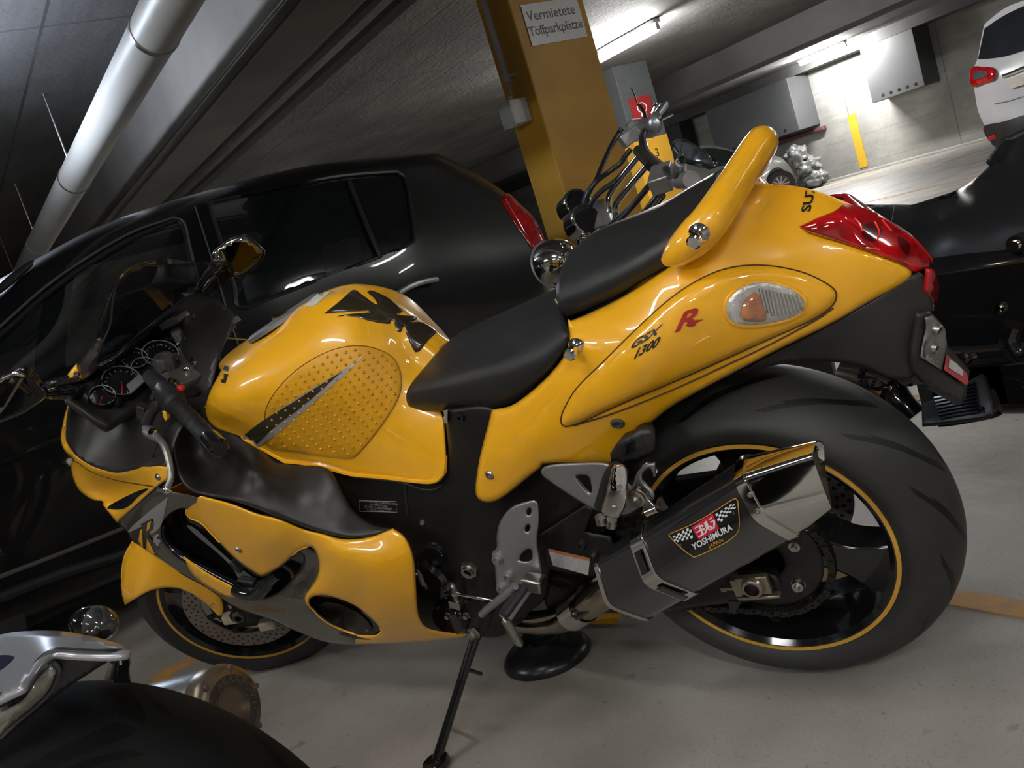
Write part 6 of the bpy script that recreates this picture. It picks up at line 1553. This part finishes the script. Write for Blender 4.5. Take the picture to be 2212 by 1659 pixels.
# ------------------------------------------------------------------ white car at the upper right
MPF = Frame(np.array([[0, 1.0, 0], [-1.0, 0, 0], [0, 0, 1.0]]), np.array([11.5, 0, 0.0]))
CUR['f'] = MPF
mpv = empty('parked_car', MPF.mtx(), 'white people carrier seen from behind at the upper right by the far wall', 'car')
WPT = mat('white_car_paint', (.52, .53, .56), .25, coat=1.0, noise=.03)
mF = Field([(2212, 0, -.30), (2134, 46, -.34), (2112, 123, -.22), (2098, 164, -.14), (2112, 237, -.12), (2139, 301, -.10), (2330, -40, -.30), (2330, 60, -.12), (2330, 150, .0), (2330, 260, .05), (2200, 60, -.16), (2190, 150, .0), (2190, 230, .03), (2190, 290, .05), (2150, 150, -.03), (2150, 270, -.0)])
def shell2(name, outl, fld, m, parent, depth, key=None, step=9, holes=()):
    R = outline(outl, step); H = [outline(h, step) for h in holes]; V2, Fs = fill2d(R, H, step)
    S = fld(V2); V = np.array([CUR['f'].bp(x, y, s_) for (x, y), s_ in zip(V2, S)])
    W = V.copy(); W[:, 1] = depth + (W[:, 1]) * .2; n = len(V)
    F2 = list(Fs) + [tuple(i + n for i in f)[::-1] for f in Fs]
    idx = [int(np.argmin(np.linalg.norm(V2 - q, axis=1))) for q in R]
    for k in range(len(R)):
        a, c2 = idx[k], idx[(k + 1) % len(R)]
        if a != c2: F2.append((a, c2, c2 + n, a + n))
    return finish(name, np.vstack([V, W]), F2, m, parent, .0, key, auto=40)
shell2('car_body', [(2255, -12), (2212, 1), (2172, 17), (2134, 46), (2124, 62), (2112, 124), (2104, 145), (2098, 164), (2101, 178), (2104, 189), (2112, 237), (2126, 270), (2131, 287), (2140, 301), (2160, 317), (2240, 300), (2320, 275), (2345, 230), (2350, 150), (2335, 60), (2310, -5)], mF, WPT, mpv, 4.2, 'mpv')
decal('rear_window', [(2128, 62, 'c'), (2160, 40), (2192, 23), (2230, 8), (2290, 0, 'c'), (2315, 80, 'c'), (2250, 100), (2212, 110), (2172, 122), (2140, 127), (2114, 128, 'c')], ['mpv'], mat('dark_car_glass', (.012, .015, .02), .05, coat=1, noise=.05), mpv, .01, step=8)
tlm = decal('tail_lamp', [(2103, 147), (2125, 145), (2145, 147), (2154, 154), (2152, 172), (2130, 180), (2107, 187), (2099, 172)], ['mpv'], REDL, mpv, .03, step=5, bulge=(5, .02), key='mtl')
decal('lamp_centre', [(2108, 154), (2130, 154), (2134, 162), (2110, 172), (2103, 166)], ['mtl'], mat('lamp_clear_dark', (.08, .09, .09), .1, coat=1, noise=.3), tlm, .01, step=4)
line_on('chrome_strip', [(2168, 165), (2190, 157), (2212, 148), (2260, 130)], ['mpv'], CHR, mpv, .03, .01)
line_on('tailgate_seam', [(2150, 224), (2180, 218), (2212, 208), (2260, 195)], ['mpv'], GRYP, mpv, .008, .004)
decal('rear_bumper', [(2131, 270), (2170, 262), (2212, 249), (2280, 228), (2340, 215), (2340, 270), (2240, 298), (2162, 316), (2142, 302), (2132, 288)], ['mpv'], BLKM, mpv, .03, step=8)
MB().box(MPF.bp(2144, 297, .14), (.10, .03, .045)).obj('rear_reflector', REDL, mpv, bevel=.005)
MB().box(MPF.bp(2226, 167, .06), (.50, .02, .12)).obj('number_plate', mat('plate_white', (.6, .55, .5), .4, noise=.1), mpv, bevel=.004)
for x in (-6.1, -4.75):
    MB().lathe([(.2, -.1), (.33, -.1), (.34, 0), (.33, .1), (.2, .1)], (x, .55, .345), (1, 0, 0), 32, closed_prof=True).obj('tyre', RUB, mpv)
    MB().lathe([(.2, -.1), (.33, -.1), (.34, 0), (.33, .1), (.2, .1)], (x, 3.4, .345), (1, 0, 0), 32, closed_prof=True).obj('tyre', RUB, mpv)
# ------------------------------------------------------------------ silver car by the far wall
so_ = wX(1684, 388, 16.0); SVF = Frame(np.array([[.65, .76, 0], [-.76, .65, 0], [0, 0, 1.0]]), np.array([so_[0], so_[1], 0.0]))
CUR['f'] = SVF
sv = empty('parked_car', SVF.mtx(), 'small silver car parked along the far wall behind the grab rail', 'car')
vF = Field([(1440, 330, -.12), (1532, 314, -.25), (1600, 330, -.12), (1660, 334, 0), (1712, 371, .0), (1716, 400, 0), (1600, 440, .05), (1480, 450, .05), (1560, 380, .05)])
shell2('car_body', [(1430, 345), (1470, 322), (1514, 316), (1532, 314), (1564, 319), (1597, 330), (1630, 332), (1660, 334), (1684, 339), (1699, 351), (1712, 371), (1717, 397), (1716, 405, 'c'), (1713, 412), (1704, 386), (1690, 364), (1675, 362), (1662, 372), (1655, 392), (1656, 422, 'c'), (1560, 445), (1440, 480, 'c')], vF, mat('silver_car_paint', (.55, .56, .55), .22, .4, coat=1.0, noise=.04), sv, 1.7, 'sv', step=8)
decal('side_window', [(1500, 330), (1519, 321), (1553, 322), (1599, 333), (1588, 346), (1575, 356), (1549, 360), (1510, 362), (1490, 350)], ['sv'], mat('green_glass', (.03, .045, .04), .04, coat=1, noise=.1), sv, .01, step=6)
wc = SVF.bp(1684, 388, .0); wc = np.array([wc[0], .08, .36])
MB().lathe([(.19, -.1), (.30, -.1), (.32, -.05), (.32, .1), (.19, .1)], wc, (0, 1, 0), 32, closed_prof=True).obj('tyre', mat('dusty_tyre', (.05, .035, .033), .7, noise=.2), sv)
spk_ = MB(); spk_.lathe([(0, -.08), (.05, -.08), (.05, -.04)], wc, (0, 1, 0), 16)
for k in range(10):
    a = 2 * PI * k / 10; spk_.box(wc + np.array([.12 * math.cos(a), -.07, .12 * math.sin(a)]), (.14, .02, .025), rotm((0, 1, 0), -a))
spk_.lathe([(.185, -.09), (.20, -.09), (.20, .05)], wc, (0, 1, 0), 32)
spk_.obj('wheel_rim', ALU, sv)
CUR['f'] = BK
# ------------------------------------------------------------------ plastic-wrapped heap beside it
heap = bpy.data.objects.new('wrapped_bundle', None); COL.objects.link(heap)
hp = wX(1748, 398, 18.0); heap.location = (18.0, hp[1], 0.0); heap['label'] = 'heap of stuff wrapped in crumpled clear plastic beside the silver car'; heap['category'] = 'bundle'
HM = mat('crumpled_plastic', (.22, .225, .22), .15, noise=.5, nscale=9, bump=1.0, bscale=14, coat=.6)
from mathutils import noise as mno
def lump(c, r_, sc, seed, name='wrapped_item'):
    bm = bmesh.new(); bmesh.ops.create_icosphere(bm, subdivisions=4, radius=1)
    for v in bm.verts:
        d = mno.noise(v.co * 2.3 + Vector((seed, 0, 0))) * .45 + abs(mno.noise(v.co * 6 + Vector((0, seed, 0)))) * .25
        v.co = Vector((v.co.x * sc[0], v.co.y * sc[1], v.co.z * sc[2])) * r_ * (1 + d)
        v.co += Vector(c); v.co.z = max(v.co.z, .003)
    me = bpy.data.meshes.new(name); bm.to_mesh(me); bm.free(); return new_obj(name, me, heap, HM)
lump((0, .16, .82), .25, (1, 1, 1.0), 1); lump((.1, .0, .5), .28, (1, 1, .8), 5); lump((0, -.25, .2), .20, (1, 1.4, .8), 9); lump((.2, .1, .2), .24, (1, 1.2, .9), 13)
# ------------------------------------------------------------------ silver motorcycle tail at the lower left
FGM = rotm((0, 0, 1), math.radians(12)) @ BM
FGF = Frame(FGM, np.array([.01, 1.24, .300]) - FGM @ np.array([0, 0, .311]))
CUR['f'] = FGF
fg = empty('parked_motorcycle', FGF.mtx(), 'silver sport motorcycle tail and fat rear tyre cut off at the lower left corner', 'motorcycle')
fb_ = FGF.bp
SVP = mat('silver_motorcycle_paint', (.36, .37, .39), .3, .45, coat=.8, noise=.04)
FGT = mat('worn_tyre', (.020, .020, .020), .55, noise=.15, nscale=8, bump=.15, bscale=90)
fgw = empty('rear_wheel'); fgw.parent = fg
nt = tyre_mat('foreground_tyre', 9, .7, base=.007)
nt.node_tree.nodes['Principled BSDF'].inputs['Roughness'].default_value = .8; nt.node_tree.nodes['Principled BSDF'].inputs['Specular IOR Level'].default_value = .2
tyre('tyre', RC, I3, .312, .095, .05, .222, nt, fgw, floor=.001, n=128)
MB().lathe([(.226, -.07), (.205, -.07), (.19, 0), (.205, .07), (.226, .07), (.21, 0)], RC, (0, 1, 0), 64, closed_prof=True).obj('rim', BLKG, fgw)
spokes(RC, I3, [math.radians(a) for a in (-31, 89, 209)], .03, .05, .04, .205, .04, .03).obj('spokes', BLKG, fgw, bevel=.005)
tlF2 = Field([(-120, 1400, -.05), (0, 1371, -.06), (184, 1371, -.04), (281, 1404, -.005), (239, 1415, .01), (152, 1413, .02), (106, 1415, .025), (0, 1510, .085), (-120, 1570, .11), (60, 1440, .035)], .05)
tp = panel('tail_cowl', [(-130, 1402, 'c'), (-60, 1382), (0, 1371), (32, 1365), (87, 1362), (130, 1363), (184, 1371), (228, 1382), (260, 1391), (279, 1399), (283, 1406), (273, 1413, 'c'), (239, 1416), (195, 1415), (152, 1413), (122, 1411), (106, 1415), (87, 1432), (69, 1456), (52, 1482), (39, 1491), (0, 1510), (-60, 1540), (-130, 1570, 'c')], tlF2, SVP, fg, .006, step=11, key='fgt')
decal('blue_graphic', [(-40, 1425), (0, 1417), (22, 1417), (31, 1421), (13, 1439), (0, 1448), (-40, 1465)], ['fgt'], mat('dark_blue', (.012, .016, .06), .25, coat=1, noise=.1), tp, .001, step=6)
tlF3 = Field([(-120, 1560, .10), (0, 1508, .080), (106, 1413, .021), (152, 1411, .016), (239, 1413, .006), (273, 1410, -.005), (187, 1459, .012), (87, 1531, .045), (0, 1604, .07), (-120, 1690, .09), (100, 1460, .03)], .05)
up = panel('tail_underside', [(-130, 1560, 'c'), (0, 1506), (39, 1487), (52, 1476), (69, 1450), (87, 1426), (106, 1410), (122, 1406), (195, 1411), (273, 1410, 'c'), (245, 1424), (217, 1439), (187, 1459), (152, 1481), (87, 1531), (32, 1578), (0, 1604), (-130, 1700, 'c')], tlF3, BLKM, fg, .006, step=11, key='fgu')
CLL = mat('clear_ribbed_lens', (.34, .33, .28), .12, .2, coat=1, noise=.35, nscale=30, bump=.8, bscale=26)
ln_ = decal('tail_lens', [(-60, 1560), (0, 1526), (43, 1502), (65, 1469), (91, 1443), (108, 1431), (119, 1431), (125, 1441), (117, 1461), (98, 1491), (65, 1521), (32, 1547), (0, 1580), (-60, 1625)], ['fgu'], CLL, fg, .003, step=6, bulge=(8, .006), key='fgl')
line_on('lens_rim', [(0, 1523), (43, 1499), (65, 1466), (91, 1439), (108, 1427), (121, 1428), (129, 1441), (120, 1463), (100, 1494), (67, 1524), (34, 1550), (0, 1583)], ['fgu'], mat('rim_navy', (.015, .016, .03), .2, coat=1, noise=.1), fg, .0035, .004)
# number plate bracket under the tail tip
pbF = [(252, 1424, .0), (278, 1415, -.01), (283, 1471, -.01), (245, 1470, .0)]
panel('plate_bracket', [(252, 1422, 'c'), (262, 1414), (276, 1414), (282, 1428), (280, 1452), (284, 1475, 'c'), (245, 1475, 'c')], pbF, BLKG, fg, .008, step=7, roll=(4, .004), key='fpb')
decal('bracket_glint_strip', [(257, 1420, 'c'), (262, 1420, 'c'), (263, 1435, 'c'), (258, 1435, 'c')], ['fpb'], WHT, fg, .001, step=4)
panel('bracket_rib', [(248, 1428, 'c'), (252, 1428, 'c'), (246, 1470, 'c'), (233, 1470, 'c')], [(248, 1428, .0), (252, 1428, -.01), (246, 1465, .0), (234, 1464, .01)], GRYM, fg, .004, step=6)
# turn signal on the far side
sg = MB(); sg.sphere((0, 0, 0), 1.0, 18); c0 = fb_(202, 1347, -.12)
ex_ = (fb_(250, 1352, -.12) - c0); Lx = np.linalg.norm(ex_); ex_ /= Lx; ez_ = np.array([0, 0, 1.0]); ez_ -= ex_ * (ez_ @ ex_); ez_ /= np.linalg.norm(ez_); ey_ = np.cross(ez_, ex_)
rz_ = np.linalg.norm(fb_(202, 1374, -.12) - c0)
sg.v = [tuple(c0 + ex_ * x * Lx * (1.0 if x < 0 else .35) + ey_ * y * rz_ + ez_ * z * rz_) for x, y, z in sg.v]
sgo = sg.obj('indicator_shell', mat('black_chrome_shell', (.06, .06, .065), .1, .9, noise=.05), fg)
sl2 = MB(); sl2.sphere((0, 0, 0), 1.0, 14); sl2.v = [tuple(c0 + ex_ * (Lx * .12 + max(x, -.1) * Lx * .88) + ey_ * y * rz_ * 1.02 + ez_ * z * rz_ * 1.02) for x, y, z in sl2.v]
sl2.obj('indicator_lens', mat('smoke_lens', (.09, .085, .085), .06, .3, coat=1, noise=.6, nscale=60), sgo)
MB().cyl(c0 - ez_ * rz_ * .7, fb_(180, 1385, -.05), .009).obj('indicator_stem', BLKG, sgo)
# round silencer on the far side
ce = fb_(492, 1531, -.17); rr = np.linalg.norm(fb_(492, 1464, -.17) - ce)
ax2 = np.array([1.0, 0.0, 0.10]); ax2 /= np.linalg.norm(ax2)
can_ = MB(); can_.lathe([(rr * .96, .0), (rr, -.004), (rr, -.40), (rr * .6, -.47), (rr * .4, -.55)], ce, ax2, 56); cano = can_.obj('silencer', mat('brushed_can', (.46, .50, .50), .3, .8, noise=.08), fg)
ecm = mat('end_cap_bronze', (.26, .21, .16), .35, .75, noise=.2, nscale=12)
ec2 = MB(); ec2.lathe([(rr * .50, .012), (rr * .86, .010), (rr * .98, .004), (rr * 1.02, -.004), (rr * 1.02, -.02)], ce, ax2, 56); ec2.lathe([(0, .004), (rr * .50, .004), (rr * .50, .012)], ce, ax2, 40); eco = ec2.obj('end_cap', ecm, fg)
MB().lathe([(rr * .50, .0125), (rr * .73, .0118)], ce, ax2, 40).obj('stamped_ring', mat('stamp_dark', (.09, .075, .06), .5, .5, noise=.1), eco)
uu = np.cross(ax2, [0, 1.0, 0]); uu /= np.linalg.norm(uu); vv = np.cross(ax2, uu)
word = 'AKRAPOVIC AKRAPOVIC '
for k, chh in enumerate(word):
    if chh == ' ': continue
    a = -2 * PI * k / len(word)
    e = math.cos(a) * uu + math.sin(a) * vv; t = -(-math.sin(a) * uu + math.cos(a) * vv)
    V, Fs = text_geo(chh)
    P = [ce + ax2 * .0132 + e * (rr * .615 + v[1] * rr * .26) + t * v[0] * rr * .26 for v in V]
    new_obj('stamped_letter', fromgeo('l', P, Fs), eco, ecm, smooth=False)
for k in range(6):
    a = 2 * PI * k / 6 + .3; e = math.cos(a) * uu + math.sin(a) * vv
    MB().lathe([(0, .003), (.004, .003), (.0045, 0)], ce + ax2 * .009 + e * rr * .88, ax2, 12).obj('cap_rivet', STL, eco)
MB().box((-.28, -.11, .33), (.5, .03, .05)).obj('swingarm', BLKD, fg, bevel=.01)
MB().tube([np.array([-.1, 0, .32]), np.array([-.55, 0, .5]), np.array([-1.25, 0, .75])], .05, 12).obj('frame_spine', BLKD, fg)
MB().tube([ce - ax2 * .5, np.array([-.5, .05, .3]), np.array([-.8, 0, .3])], .022, 14).obj('exhaust_pipe', STL, fg)
fgf = empty('front_wheel'); fgf.parent = fg
tyre('tyre', np.array([-1.40, 0, .30]), I3, .30, .06, .04, .22, RUB, fgf, floor=.001, n=64)
MB().tube([(-1.40, 0, .30), (-1.15, 0, .85)], .03, 12).obj('front_fork', STL, fg)
MB().box((-.85, 0, .5), (.5, .25, .4)).obj('engine_block', BLKD, fg, bevel=.05)
tk2 = MB(); tk2.sphere((0, 0, 0), 1, 14); tk2.v = [(x * .26 - .85, y * .14, z * .12 + .80) for x, y, z in tk2.v]; tk2.obj('fuel_tank', SVP, fg)
CUR['f'] = BK
